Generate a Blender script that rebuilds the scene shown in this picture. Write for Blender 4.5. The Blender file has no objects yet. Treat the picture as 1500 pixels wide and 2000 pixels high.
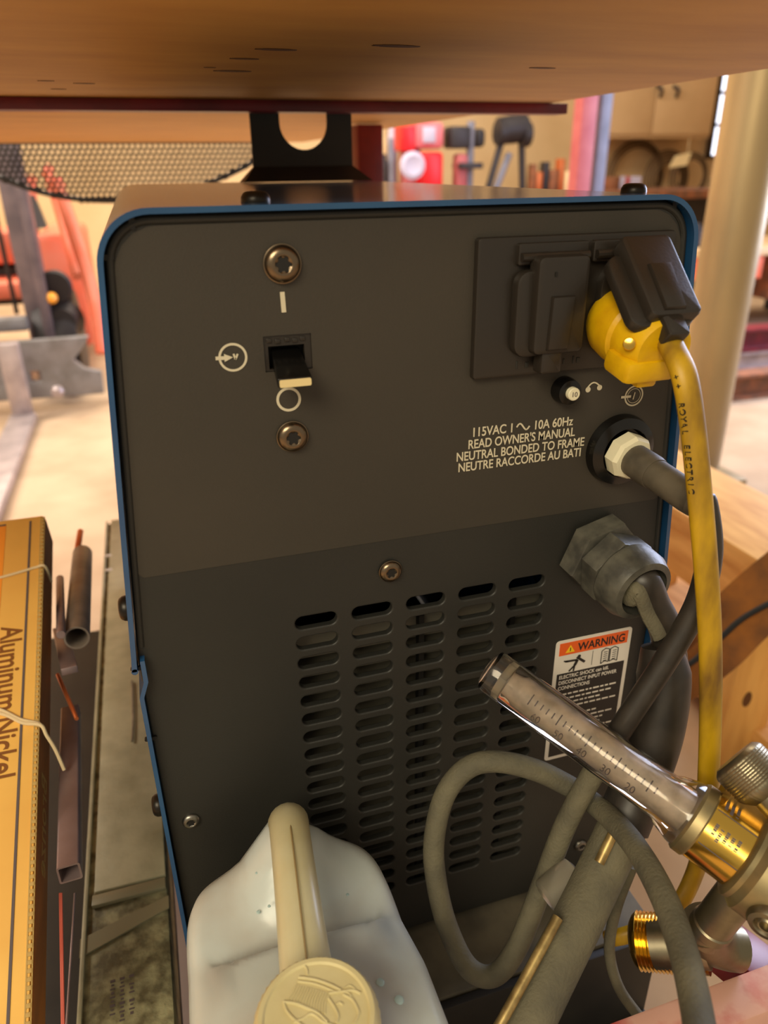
import bpy, bmesh, math, random
from mathutils import Vector, Matrix
random.seed(7)
C = bpy.context.scene.collection
V = Vector
# ------------------------------------------------------------------ camera
CAM = V((-0.0809, -0.3562, 0.2366)); FPX = 1448.1
AX = V((0.95372434, -0.30046406, -0.0114554)); AY = V((-0.13673859, -0.39947108, -0.90649071)); AZ = V((0.26779178, 0.86610865, -0.42207033))
cam = bpy.data.cameras.new('camera'); cam_o = bpy.data.objects.new('camera', cam); C.objects.link(cam_o)
cam.sensor_fit = 'VERTICAL'; cam.sensor_height = 36.0; cam.lens = FPX * 36.0 / 2000.0
cam.clip_start = 0.01; cam.clip_end = 60
mw = Matrix(((AX.x, -AY.x, -AZ.x, CAM.x), (AX.y, -AY.y, -AZ.y, CAM.y), (AX.z, -AY.z, -AZ.z, CAM.z), (0, 0, 0, 1)))
cam_o.matrix_world = mw
cam.dof.use_dof = True; cam.dof.focus_distance = 0.43; cam.dof.aperture_fstop = 7.0
bpy.context.scene.camera = cam_o
vs = bpy.context.scene.view_settings
vs.view_transform = 'Standard'; vs.look = 'None'; vs.gamma = 1.0; vs.use_curve_mapping = False; vs.exposure = 0.0
# ------------------------------------------------------------------ world and lamps
w = bpy.data.worlds.new('world'); bpy.context.scene.world = w; w.use_nodes = True
w.node_tree.nodes['Background'].inputs[0].default_value = (1.0, 0.86, 0.66, 1); w.node_tree.nodes['Background'].inputs[1].default_value = 0.42
def area(name, loc, target, sx, sy, power, col):
    l = bpy.data.lights.new(name, 'AREA'); l.shape = 'RECTANGLE'; l.size = sx; l.size_y = sy; l.energy = power; l.color = col
    o = bpy.data.objects.new(name, l); C.objects.link(o); o.location = loc
    o.rotation_euler = (V(target) - V(loc)).to_track_quat('-Z', 'Y').to_euler(); return o
area('shop_lamp_front', (-1.2, -1.5, 1.5), (-0.1, -0.1, -0.2), 1.2, 0.9, 46, (1.0, 0.87, 0.62))
area('shop_lamp_back', (-0.6, 4.2, 2.6), (-0.6, 4.2, -0.6), 3.0, 1.2, 190, (1.0, 0.86, 0.68))
area('shop_lamp_right', (1.9, 3.2, 2.6), (1.9, 3.2, -0.6), 1.5, 1.2, 90, (1.0, 0.86, 0.66))
area('shop_lamp_left', (-2.2, 1.6, 2.3), (-1.2, 1.8, -0.6), 1.2, 1.6, 130, (1.0, 0.88, 0.74))
area('door_daylight', (3.6, 1.6, 0.9), (0.6, 1.2, -0.2), 1.6, 2.2, 130, (0.62, 0.72, 1.0))
FLOOR = -0.62
# ------------------------------------------------------------------ placing helper: a pixel of the 1500x2000 frame on a world plane
def at(u, v, x=None, y=None, z=None, d=None):
    r = AX * ((u - 750) / FPX) + AY * ((v - 1000) / FPX) + AZ
    if d is not None: t = d
    elif x is not None: t = (x - CAM.x) / r.x
    elif y is not None: t = (y - CAM.y) / r.y
    else: t = (z - CAM.z) / r.z
    return CAM + r * t
# ------------------------------------------------------------------ materials
def lin(c): return tuple(((x / 255) / 12.92 if x / 255 < .04045 else ((x / 255 + .055) / 1.055) ** 2.4) for x in c) + (1,)
MATS = {}
def mat(name, col, rough=.5, metal=0, col2=None, scale=20, stretch=(1, 1, 1), bump=0, bscale=None, lo=.35, hi=.65, coat=0, trans=0, ior=1.45, sss=0, emit=0, detail=6, spec=None):
    m = bpy.data.materials.new(name); m.use_nodes = True; nt = m.node_tree; b = nt.nodes['Principled BSDF']; L = nt.links
    b.inputs['Base Color'].default_value = lin(col); b.inputs['Roughness'].default_value = rough; b.inputs['Metallic'].default_value = metal
    if spec is not None: b.inputs['Specular IOR Level'].default_value = spec
    if coat: b.inputs['Coat Weight'].default_value = coat; b.inputs['Coat Roughness'].default_value = .12
    if trans: b.inputs['Transmission Weight'].default_value = trans; b.inputs['IOR'].default_value = ior
    if sss:
        b.inputs['Subsurface Weight'].default_value = sss; b.inputs['Subsurface Radius'].default_value = (1, 1, 1); b.inputs['Subsurface Scale'].default_value = .02
    if emit: b.inputs['Emission Color'].default_value = lin(col); b.inputs['Emission Strength'].default_value = emit
    tc = nt.nodes.new('ShaderNodeTexCoord'); mp = nt.nodes.new('ShaderNodeMapping'); L.new(tc.outputs['Object'], mp.inputs[0]); mp.inputs['Scale'].default_value = stretch
    if col2:
        n = nt.nodes.new('ShaderNodeTexNoise'); n.inputs['Scale'].default_value = scale; n.inputs['Detail'].default_value = detail; L.new(mp.outputs[0], n.inputs['Vector'])
        r = nt.nodes.new('ShaderNodeValToRGB'); r.color_ramp.elements[0].position = lo; r.color_ramp.elements[1].position = hi
        r.color_ramp.elements[0].color = lin(col); r.color_ramp.elements[1].color = lin(col2)
        L.new(n.outputs['Fac'], r.inputs[0]); L.new(r.outputs[0], b.inputs['Base Color'])
    if bump:
        n2 = nt.nodes.new('ShaderNodeTexNoise'); n2.inputs['Scale'].default_value = bscale or scale; n2.inputs['Detail'].default_value = 5; L.new(mp.outputs[0], n2.inputs['Vector'])
        bp = nt.nodes.new('ShaderNodeBump'); bp.inputs['Strength'].default_value = bump; bp.inputs['Distance'].default_value = .002
        L.new(n2.outputs['Fac'], bp.inputs['Height']); L.new(bp.outputs[0], b.inputs['Normal'])
    MATS[name] = m; return m
M = MATS
mat('blue_paint', (30, 72, 116), .22, coat=.5, col2=(34, 80, 124), scale=30)
mat('black_plastic', (34, 34, 31), .52, bump=.12, bscale=900, col2=(42, 41, 37), scale=9, lo=.3, hi=.75)
mat('overlay_film', (52, 48, 41), .55, bump=.10, bscale=1200, col2=(60, 54, 45), scale=7, lo=.3, hi=.75)
mat('black_gloss', (14, 13, 12), .22)
mat('black_dull', (16, 15, 14), .6)
mat('brown_black', (40, 35, 30), .36, bump=.05, bscale=600)
mat('print_white', (205, 196, 170), .6)
mat('lever_cream', (226, 205, 150), .45)
mat('screw_metal', (128, 112, 92), .28, metal=1)
mat('steel', (170, 168, 160), .35, metal=1, col2=(120, 116, 108), scale=60)
mat('dark_bolt', (38, 34, 30), .35, metal=.6)
mat('fin_grey', (120, 115, 102), .5, metal=.3)
mat('plug_yellow', (222, 176, 4), .42, col2=(196, 144, 10), scale=60, bump=.15, bscale=200, lo=.45, hi=.8)
mat('cord_yellow', (192, 152, 18), .45, col2=(112, 80, 24), scale=45, stretch=(1, 1, .35), lo=.4, hi=.66, bump=.2, bscale=80)
mat('ivory', (226, 220, 190), .5)
mat('gland_grey', (92, 90, 80), .42, col2=(60, 59, 54), scale=90, bump=.1, bscale=300)
mat('relief_grey', (98, 90, 76), .5, col2=(72, 66, 56), scale=60)
mat('cable_black', (40, 36, 32), .42, col2=(56, 50, 44), scale=60)
mat('sleeve_dusty', (112, 106, 84), .8, col2=(84, 80, 66), scale=40, bump=.35, bscale=500, lo=.35, hi=.7)
mat('rod_brass', (196, 170, 112), .4, metal=.7, col2=(140, 118, 76), scale=120)
mat('orange_label', (232, 96, 28), .5)
mat('label_white', (225, 218, 206), .5)
mat('label_black', (26, 24, 24), .5)
mat('sign_yellow', (246, 200, 30), .5)
mat('brass', (190, 160, 100), .3, metal=1, col2=(150, 126, 78), scale=40, bump=.05, bscale=200)
mat('brass_bright', (226, 184, 84), .2, metal=1)
mat('brass_dull', (176, 158, 116), .45, metal=.85, col2=(140, 128, 96), scale=50)
mat('nickel', (160, 150, 126), .38, metal=1, col2=(130, 122, 100), scale=60)
mat('clear_plastic', (252, 244, 236), .03, trans=1, ior=1.22, coat=1)
mat('clear_dusty', (214, 206, 186), .3, trans=.82, ior=1.3)
mat('scale_tube', (226, 216, 200), .35, col2=(176, 168, 152), scale=90)
mat('poly_white', (200, 208, 206), .28, sss=.6, col2=(184, 182, 174), scale=16, stretch=(.5, .5, 1.6), bump=.05, bscale=40, lo=.45, hi=.62)
mat('poly_yellowed', (200, 194, 162), .28, sss=.6, col2=(186, 176, 138), scale=22)
mat('cap_ivory', (214, 202, 154), .45, col2=(204, 190, 140), scale=40, bump=.08, bscale=300)
mat('bubble_blue', (176, 200, 202), .15)
mat('seam_brown', (140, 120, 80), .6)
mat('plywood', (208, 156, 80), .6, col2=(184, 132, 66), scale=7, stretch=(1.0, 3.2, 3.2), bump=.08, bscale=40, lo=.3, hi=.8)
mat('knot_brown', (98, 62, 30), .7)
mat('plywood_edge', (120, 92, 84), .7)
mat('red_paint', (128, 30, 40), .4, col2=(98, 24, 34), scale=20)
mat('red_worn', (206, 158, 142), .5, col2=(176, 66, 62), scale=26, lo=.48, hi=.66, bump=.1)
mat('red_deep', (126, 16, 26), .35)
mat('bracket_black', (42, 44, 42), .5, col2=(48, 50, 46), scale=12)
mat('mesh_black', (10, 9, 8), .5)
mat('box_orange', (252, 160, 50), .6, col2=(244, 150, 46), scale=12)
mat('box_yellow', (250, 198, 100), .6, col2=(240, 184, 90), scale=14)
mat('box_side', (176, 110, 44), .65, col2=(150, 94, 40), scale=10, stretch=(6, 1, 6))
mat('ink_grey', (92, 82, 84), .6)
mat('ink_brown', (128, 76, 24), .6)
mat('cardboard', (190, 158, 92), .8)
mat('string', (222, 200, 158), .8)
mat('olive_box', (190, 186, 154), .5, col2=(158, 154, 124), scale=28, bump=.5, bscale=60, lo=.35, hi=.7)
mat('olive_dirty', (158, 154, 118), .65, col2=(98, 92, 66), scale=70, bump=.9, bscale=120, lo=.4, hi=.62)
mat('olive_tape', (138, 134, 108), .4)
mat('steel_purple', (160, 140, 140), .4, metal=.5, col2=(132, 112, 110), scale=20)
mat('steel_pipe', (150, 136, 124), .42, metal=.3, col2=(120, 108, 98), scale=30)
mat('copper', (214, 120, 70), .4, metal=.7)
mat('rod_red', (196, 96, 80), .5)
mat('deck_grey', (112, 104, 84), .7, col2=(84, 78, 64), scale=30, bump=.1)
mat('cart_black', (30, 27, 24), .6, col2=(42, 38, 32), scale=20)
mat('concrete', (196, 170, 142), .75, col2=(168, 140, 112), scale=3.2, bump=.1, bscale=20)
mat('wall_cream', (216, 188, 146), .85, col2=(204, 174, 130), scale=2)
mat('wall_tan', (196, 158, 104), .85, col2=(176, 140, 90), scale=2)
mat('window_glow', (232, 238, 255), .3, emit=2.6)
mat('window_bar', (70, 62, 60), .6)
mat('fork_orange', (232, 108, 76), .45, col2=(222, 124, 98), scale=8)
mat('mast_grey', (126, 112, 118), .45, metal=.3, col2=(100, 90, 98), scale=12)
mat('carriage_grey', (142, 140, 142), .5, metal=.3, col2=(118, 114, 112), scale=16, bump=.2)
mat('fork_steel', (190, 176, 176), .4, metal=.4, col2=(160, 148, 150), scale=16)
mat('dark_metal', (46, 42, 44), .5, metal=.3)
mat('amber', (250, 170, 60), .3)
mat('cabinet_tan', (216, 182, 138), .5, col2=(206, 172, 128), scale=3)
mat('column_steel', (186, 164, 122), .42, metal=.55, col2=(150, 132, 100), scale=5, stretch=(1, 1, .3))
mat('pine', (232, 182, 108), .6, col2=(206, 150, 80), scale=8, stretch=(6, 1, 6), bump=.1)
mat('pine_upright', (236, 186, 106), .6, col2=(214, 158, 84), scale=8, stretch=(6, 6, .8), bump=.1)
mat('webbing', (158, 92, 10), .7, col2=(98, 56, 8), scale=20, bump=.4, bscale=200)
mat('pink_red', (186, 100, 104), .5, col2=(172, 82, 90), scale=12)
mat('bluegrey', (128, 130, 150), .5, col2=(110, 112, 130), scale=12)
mat('mach_red', (206, 84, 98), .4, col2=(220, 130, 140), scale=6)
mat('bright_red', (226, 24, 34), .4)
mat('lilac', (190, 186, 214), .5)
mat('card_white', (248, 226, 176), .6)
mat('iron', (58, 54, 58), .5, metal=.4)
mat('rust', (150, 92, 60), .7, col2=(110, 74, 54), scale=20)
mat('wire_brown', (92, 70, 44), .6)
# ------------------------------------------------------------------ mesh builder
WL = {}
def frame(o, zdir, xhint=V((1, 0, 0))):
    z = V(zdir).normalized(); x = V(xhint); x = x - z * x.dot(z)
    if x.length < 1e-6: x = V((0, 1, 0)) - z * z.y
    x.normalize(); y = z.cross(x); o = V(o)
    return Matrix(((x.x, y.x, z.x, o.x), (x.y, y.y, z.y, o.y), (x.z, y.z, z.z, o.z), (0, 0, 0, 1)))
def spline(pts, n=10):
    P = [V(p) for p in pts]; P = [P[0] * 2 - P[1]] + P + [P[-1] * 2 - P[-2]]; out = []
    for i in range(1, len(P) - 2):
        a, b, c, d = P[i - 1:i + 3]
        for k in range(n):
            t = k / n
            out.append(.5 * ((2 * b) + (c - a) * t + (2 * a - 5 * b + 4 * c - d) * t * t + (3 * b - a - 3 * c + d) * t ** 3))
    out.append(P[-2]); return out
def rrect(x0, z0, x1, z1, r, n=6):
    out = []
    for cx, cz, a0 in ((x1 - r, z1 - r, 0), (x0 + r, z1 - r, 90), (x0 + r, z0 + r, 180), (x1 - r, z0 + r, 270)):
        for k in range(n + 1):
            a = math.radians(a0 + 90 * k / n); out.append((cx + r * math.cos(a), cz + r * math.sin(a)))
    return out
def circ(r, n=32, cx=0, cz=0): return [(cx + r * math.cos(2 * math.pi * k / n), cz + r * math.sin(2 * math.pi * k / n)) for k in range(n)]
class MB:
    def __init__(s): s.bm = bmesh.new()
    def merge(s, b, mtx=None):
        if mtx is not None: bmesh.ops.transform(b, matrix=mtx, verts=b.verts)
        me = bpy.data.meshes.new('t'); b.to_mesh(me); b.free(); s.bm.from_mesh(me); bpy.data.meshes.remove(me); return s
    def box(s, c, sz, bev=0, mtx=None, seg=2):
        b = bmesh.new(); bmesh.ops.create_cube(b, size=1); bmesh.ops.scale(b, vec=V(sz), verts=b.verts)
        if bev: bmesh.ops.bevel(b, geom=b.edges[:], offset=bev, segments=seg, affect='EDGES', profile=.5)
        bmesh.ops.translate(b, vec=V(c), verts=b.verts); return s.merge(b, mtx)
    def lathe(s, prof, mtx=Matrix(), n=32, mod=None, cap=True):
        b = bmesh.new(); rings = []
        for i, (r, z) in enumerate(prof):
            ring = []
            for k in range(n):
                a = 2 * math.pi * k / n; rr = r * (mod(i, a) if mod else 1)
                ring.append(b.verts.new((rr * math.cos(a), rr * math.sin(a), z)))
            rings.append(ring)
        for p, q in zip(rings, rings[1:]):
            for k in range(n): b.faces.new((p[k], p[(k + 1) % n], q[(k + 1) % n], q[k]))
        if cap: b.faces.new(rings[0][::-1]); b.faces.new(rings[-1])
        bmesh.ops.recalc_face_normals(b, faces=b.faces); return s.merge(b, mtx)
    def tube(s, pts, r, n=14, flat=1, upd=None):
        b = bmesh.new(); rings = []; N = len(pts); prev = None
        for i, p in enumerate(pts):
            t = (V(pts[min(i + 1, N - 1)]) - V(pts[max(i - 1, 0)])).normalized()
            if prev is None: x = V(upd) if upd else (V((0, 0, 1)) if abs(t.z) < .9 else V((1, 0, 0)))
            else: x = prev
            x = (x - t * x.dot(t)).normalized(); prev = x; y = t.cross(x); rr = r[i] if isinstance(r, (list, tuple)) else r
            rings.append([b.verts.new(V(p) + x * rr * math.cos(2 * math.pi * k / n) + y * rr * flat * math.sin(2 * math.pi * k / n)) for k in range(n)])
        for p, q in zip(rings, rings[1:]):
            for k in range(n): b.faces.new((p[k], p[(k + 1) % n], q[(k + 1) % n], q[k]))
        b.faces.new(rings[0][::-1]); b.faces.new(rings[-1]); bmesh.ops.recalc_face_normals(b, faces=b.faces); return s.merge(b)
    def prism(s, poly, h, mtx=Matrix(), bev=0):
        b = bmesh.new(); f = b.faces.new([b.verts.new((x, y, 0)) for x, y in poly])
        r = bmesh.ops.extrude_face_region(b, geom=[f]); vs_ = [v for v in r['geom'] if isinstance(v, bmesh.types.BMVert)]
        bmesh.ops.translate(b, vec=(0, 0, h), verts=vs_); bmesh.ops.recalc_face_normals(b, faces=b.faces)
        if bev:
            es = [e for e in b.edges if abs(e.verts[0].co.z - h) < 1e-7 and abs(e.verts[1].co.z - h) < 1e-7]
            bmesh.ops.bevel(b, geom=es, offset=bev, segments=2, affect='EDGES', profile=.5)
        return s.merge(b, mtx)
    def flat(s, loops, h, mtx=Matrix(), bev=0):       # filled outline with holes, thickness h
        cu = bpy.data.curves.new('c', 'CURVE'); cu.dimensions = '2D'; cu.fill_mode = 'BOTH'
        for lp in loops:
            sp = cu.splines.new('POLY'); sp.points.add(len(lp) - 1); sp.use_cyclic_u = True
            for p, q in zip(sp.points, lp): p.co = (q[0], q[1], 0, 1)
        cu.extrude = max(h / 2 - bev, 1e-5)
        if bev: cu.bevel_depth = bev; cu.bevel_resolution = 2; cu.offset = -bev
        o = bpy.data.objects.new('c', cu); me = bpy.data.meshes.new_from_object(o); b = bmesh.new(); b.from_mesh(me)
        bpy.data.objects.remove(o); bpy.data.curves.remove(cu); bpy.data.meshes.remove(me)
        bmesh.ops.remove_doubles(b, verts=b.verts, dist=1e-6)
        return s.merge(b, mtx)
    def text(s, txt, size, mtx, h=.0001, align='LEFT', sx=1.0, bold=0):
        cu = bpy.data.curves.new('f', 'FONT'); cu.body = txt; cu.size = size; cu.align_x = align; cu.extrude = h; cu.offset = bold
        o = bpy.data.objects.new('f', cu); me = bpy.data.meshes.new_from_object(o); b = bmesh.new(); b.from_mesh(me)
        bpy.data.objects.remove(o); bpy.data.curves.remove(cu); bpy.data.meshes.remove(me)
        return s.merge(b, mtx @ Matrix.Diagonal((sx, 1, 1, 1)))
    def build(s, name, m, parent=None, loc=None, smooth=35, mods=None):
        me = bpy.data.meshes.new(name)
        if parent is not None: L = WL[parent.name]
        elif loc is not None: L = V(loc)
        else:
            co = [v.co for v in s.bm.verts]; mn = [min(c[i] for c in co) for i in range(3)]; mx = [max(c[i] for c in co) for i in range(3)]
            L = V(((mn[0] + mx[0]) / 2, (mn[1] + mx[1]) / 2, mn[2]))
        bmesh.ops.translate(s.bm, vec=-L, verts=s.bm.verts); s.bm.to_mesh(me); s.bm.free()
        me.materials.append(MATS[m] if isinstance(m, str) else m)
        if smooth:
            me.shade_smooth(); me.set_sharp_from_angle(angle=math.radians(smooth))
        o = bpy.data.objects.new(name, me); C.objects.link(o)
        if parent is not None: o.parent = parent
        else: o.location = L
        WL[o.name] = L; return o
def thing(name, label, cat, loc, group=None):
    o = bpy.data.objects.new(name, None); o.empty_display_size = .05; C.objects.link(o); o.location = loc; WL[o.name] = V(loc)
    o['label'] = label; o['category'] = cat
    if group: o['group'] = group
    return o
def tag(o, label, cat, group=None):
    o['label'] = label; o['category'] = cat
    if group: o['group'] = group
    return o
def struct(o): o['kind'] = 'structure'; return o
def pm(x, z, y): return Matrix.Translation((x, y, z)) @ Matrix.Rotation(math.pi / 2, 4, 'X')   # local xy -> world xz, local z -> -y (towards the viewer)
# ================================================================== SETTING
struct(MB().box((0, 3.0, FLOOR - .05), (12, 11.0, .1)).build('floor', 'concrete'))
BY = 6.2
struct(MB().box((0, BY + .1, 1.3), (12, .2, 3.84)).build('wall_back', 'wall_cream'))
struct(MB().box((-4.1, 3.4, 1.3), (.2, 5.6, 3.84)).build('wall_left', 'wall_tan'))
struct(MB().box((5.6, 3.4, 1.3), (.2, 5.6, 3.84)).build('wall_right', 'wall_tan'))
# windows of the back wall: bar frames with bright panes
def window(n, x0, x1, z0, z1, cols, rows):
    f = MB(); y = BY - .03
    for i in range(cols + 1): f.box((x0 + (x1 - x0) * i / cols, y, (z0 + z1) / 2), (.028, .06, z1 - z0 + .028))
    for j in range(rows + 1): f.box(((x0 + x1) / 2, y, z0 + (z1 - z0) * j / rows), (x1 - x0 + .028, .06, .028))
    fo = struct(f.build('window_%d' % n, 'window_bar', loc=((x0 + x1) / 2, BY - .03, z0)))
    p = MB().box(((x0 + x1) / 2, BY - .012, (z0 + z1) / 2), (x1 - x0, .012, z1 - z0)).build('pane', 'window_glow', fo)
wx = at(1390, 230, y=BY).x
window(1, wx, wx + 1.3, at(1410, 306, y=BY).z, 1.35, 4, 4)
wx2 = at(1372, 440, y=BY).x
window(2, wx2 + .02, wx2 + 1.3, at(1390, 445, y=BY).z, at(1395, 352, y=BY).z, 5, 2)
# ================================================================== WELDING MACHINE
XC = 0.0532; ZT = 0.2222; ZM = -0.008; ZB = -0.293; D0 = -0.0055; D1 = 0.60
weld = thing('welding_machine', 'blue welding machine with black slotted back panel under the plywood board', 'welding machine', (XC, .28, ZB))
def halfw(z): return .1682 - (z - ZM) * .0795
def upath(ins, zb):     # half outline of the upper shell, right side from bottom to top centre
    r = .024 - ins; pts = [(halfw(zb) - ins, zb)]
    zc = ZT - ins - r; xs = halfw(zc) - ins; cx = xs - r
    for k in range(13):
        a = math.radians(4.5 + (85.5) * k / 12); pts.append((cx + r * math.cos(a), zc + r * math.sin(a)))
    return pts
def uring(ins, zb):
    R = [(XC + x, z) for x, z in upath(ins, zb)]; Lh = [(XC - x, z) for x, z in upath(ins, zb)]
    return R + Lh[::-1]
def slab(outer, inner, y0, y1):
    m = MB(); b = m.bm; n = len(outer); lo = []
    for y in (y0, y1):
        lo.append(([b.verts.new((x, y, z)) for x, z in outer], [b.verts.new((x, y, z)) for x, z in inner]))
    (o0, i0), (o1, i1) = lo
    for k in range(n - 1):
        b.faces.new((o0[k], o0[k + 1], i0[k + 1], i0[k])); b.faces.new((o1[k], o1[k + 1], i1[k + 1], i1[k]))
        b.faces.new((o0[k], o0[k + 1], o1[k + 1], o1[k])); b.faces.new((i0[k], i0[k + 1], i1[k + 1], i1[k]))
    for k in (0, n - 1): b.faces.new((o0[k], i0[k], i1[k], o1[k]))
    bmesh.ops.recalc_face_normals(b, faces=b.faces); return m
sh = slab(uring(0, ZM), uring(.0026, ZM), D0, D1)
# curled bottom edges of the upper shell
for sg in (-1, 1): sh.tube([(XC + sg * (halfw(ZM) - .0014), D0, ZM), (XC + sg * (halfw(ZM) - .0014), D1, ZM)], .0019, n=8)
sh.build('top_cover', 'blue_paint', weld)
for sg in (-1, 1):
    g = MB(); xo = halfw(ZM)
    prof = [(xo - .0048, ZM + .006), (xo - .0048, ZM - .008), (xo - .0012, ZM - .018), (xo - .0012, ZB)]
    g.merge(slab([(XC + sg * x, z) for x, z in prof], [(XC + sg * (x - .0024), z) for x, z in prof], D0, D1).bm)
    g.build('side_cover', 'blue_paint', weld)
# rear panel with its five columns of vent slots
PX, PZ = 0.033626, 0.013968; SW, SH = .0246, .0086
def po(ins):  # outline of the panel
    up = uring(ins, ZM); return [(XC + halfw(ZM) - ins - .001, ZB + .004)] + up + [(XC - halfw(ZM) + ins + .001, ZB + .004)]
holes = []
for c in range(5):
    for r in range(18):
        x1 = c * PX; z = -r * PZ; holes.append(rrect(x1 - SW, z - SH / 2, x1, z + SH / 2, SH / 2 - .0001, 6))
def notch(u, v, wx, wz):
    p = at(u, v, y=0); return rrect(p.x - wx / 2, p.z - wz / 2, p.x + wx / 2, p.z + wz / 2, min(wx, wz) * .48, 4)
sa_, sb_, sc_ = at(513, 657, y=0), at(607, 655, y=0), at(521, 727, y=0)
holes.append([(sa_.x, sc_.z), (sb_.x, sc_.z), (sb_.x, sa_.z), (sa_.x, sa_.z)])
pl = MB(); pl.flat([po(.0034)] + holes, .0052, pm(0, 0, .0026), bev=.0011)
bead = uring(.0052, ZM + .012)          # moulded bead following the edge of the upper half
bead = [bead[0]] + [p for p in bead[1:-1]] + [bead[-1]]
pl.tube([(x, .0006, z) for x, z in bead], .0021, n=12, upd=(0, 1, 0))
pan = pl.build('rear_panel', 'black_plastic', weld, smooth=14)
for u, v, wx, wz in ((257, 434, .0026, .0060), (1318, 397, .0026, .0060), (209, 503, .0056, .0024), (268, 1306, .007, .0024), (295, 1443, .007, .0024)):
    p = at(u, v, y=-.001); MB().prism(rrect(p.x - wx / 2, p.z - wz / 2, p.x + wx / 2, p.z + wz / 2, .0011, 4), .0016, pm(0, 0, .0003)).build('slot_dark_plate', 'black_dull', weld)  # black plates on the surface paint the dark of uncut slot openings
# printed overlay film on the upper half
ov = MB()
def ovx(z, sg): return XC + sg * (halfw(z) - .0066)
zb = .0453; zt = .2065
poly = [(ovx(zb, -1) + .003, zb), (ovx(zb, 1) - .004, zb), (ovx(zb, 1), zb + .003), (ovx(zt, 1), zt)]
poly = [(ovx(zb, -1), zb + .003), (ovx(zb, -1) + .003, zb), (ovx(zb, 1) - .003, zb), (ovx(zb, 1), zb + .003), (ovx(.193, 1), .193)] + \
    [(ovx(.193, 1) - .02 + .02 * math.cos(math.radians(a)), .193 + .0218 * math.sin(math.radians(a))) for a in (20, 40, 60, 80, 90)] + \
    [(ovx(.193, -1) + .02 - .02 * math.cos(math.radians(a)), .193 + .0218 * math.sin(math.radians(a))) for a in (90, 80, 60, 40, 20)] + [(ovx(.193, -1), .193)]
sw_a = at(513, 657, y=0); sw_b = at(607, 655, y=0); sw_c = at(521, 727, y=0)
SX0, SX1, SZ0, SZ1 = sw_a.x, sw_b.x, sw_c.z, sw_a.z
ov.flat([poly, [(SX0, SZ0), (SX1, SZ0), (SX1, SZ1), (SX0, SZ1)]], .0004, pm(0, 0, -.0002))
ov.build('overlay_film', 'overlay_film', weld)
# inside: plenum strip, fins, far wall and floor of the case
MB().box((XC, .30, ZB + .003), (.32, .59, .004)).build('base_plate', 'cart_black', weld)
MB().flat([po(.0027)], .004, pm(0, 0, .596)).build('front_panel', 'black_plastic', weld)
hs = MB(); hs.box((.045, .024, -.0275), (.30, .003, .0075))
for k in range(34): hs.box((.045, .030, -.041 - k * .0073), (.26, .012, .0011))
hs.build('heat_sink', 'fin_grey', weld)
hb = MB()
for x in (.058, .122): hb.box((x, .018, -.14), (.0035, .006, .24))
hb.build('fan_guard', 'black_dull', weld)
# screws
def screw(P, dirn, r, m, parent, name='screw', washer=0, h=.45):
    b = MB(); mt = frame(P, dirn); ri = r * .46
    star = lambda i, a: (1 if i < 8 else .84 + .16 * math.cos(6 * a))
    prof = [(r * (1 + washer), 0), (r * (1 + washer), r * .10), (r, r * .12), (r * .97, r * h * .55), (r * .82, r * h * .95), (r * .64, r * h * 1.1), (ri * 1.10, r * h * 1.14), (ri * 1.02, r * h * 1.10), (ri, r * h * .88)]
    b.lathe(prof, mt, 36, mod=star, cap=True)
    o = b.build(name, m, parent, smooth=40)
    if name == 'screw':
        q = MB(); q.prism([(ri * 1.02 * (.84 + .16 * math.cos(6 * a * math.pi / 36)) * math.cos(a * math.pi / 36), ri * 1.02 * (.84 + .16 * math.cos(6 * a * math.pi / 36)) * math.sin(a * math.pi / 36)) for a in range(72)], .0002, mt @ Matrix.Translation((0, 0, r * h * .9))); q.build('recess_dark_fill', 'black_dull', o, smooth=0)  # black star fill paints the darkness inside the screw socket
    return o
OUT = (0, -1, 0)
for u, v, r, wsh in ((551, 515, .0084, .06), (571, 852, .0078, .05), (762, 1115, .0066, .05)):
    p = at(u, v, y=-.001); screw(p, OUT, r, 'screw_metal', weld, washer=wsh)
screw(at(373, 1602, y=0), OUT, .0054, 'steel', weld)
screw(at(1133, 1650, y=0), OUT, .0054, 'steel', weld)
for u, v in ((480, 390), (1135, 372)):      # dark screws in the lid
    p = at(u, v, z=ZT); screw((p.x, .022, ZT), (0, 0, 1), .0070, 'dark_bolt', weld, name='cover_screw', h=.6)
for z, zz in ((.022, 0), (-.121, 0)):
    x = XC - halfw(max(z, ZM)); screw((x, .012, z), (-1, 0, 0), .0070, 'dark_bolt', weld, name='cover_screw', h=.6)
# printed marks
TY = -.0006
pr_ = MB()
def seg(m, a, b, wd, y=TY):
    a, b = V(a) - V((0, .00015, 0)), V(b) - V((0, .00015, 0)); d = (b - a); ln = d.length; mt = frame((a + b) / 2, (0, -1, 0), d); m.box((0, 0, 0), (ln, wd, .0002), mtx=mt)
def ring(m, c, r, wd, n=40, y=TY): m.flat([circ(r, n), circ(r - wd, n)], .0002, pm(c[0], c[2], y))
def P0(u, v): return at(u, v, y=TY)
seg(pr_, P0(551, 570), P0(554.5, 610), .0022)
pr_.build('on_mark', 'print_white', weld, smooth=0); pr_ = MB(); c_ = P0(564, 780); ring(pr_, c_, .0062, .0013); pr_.build('off_mark', 'print_white', weld, smooth=0); pr_ = MB()
c_ = P0(455, 698); ring(pr_, c_, .0068, .0011)
seg(pr_, P0(421, 700), P0(441, 699), .0017, TY)
a_ = P0(438, 699); b_ = P0(455, 698.5); pr_.prism([(0, -.0019), (b_.x - a_.x, 0), (0, .0019)], .0002, pm(a_.x, a_.z, TY - .0001))
for q in ((456, 691, 460, 702), (464, 691, 460, 702)): seg(pr_, P0(q[0], q[1]), P0(q[2], q[3]), .0009)
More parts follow.
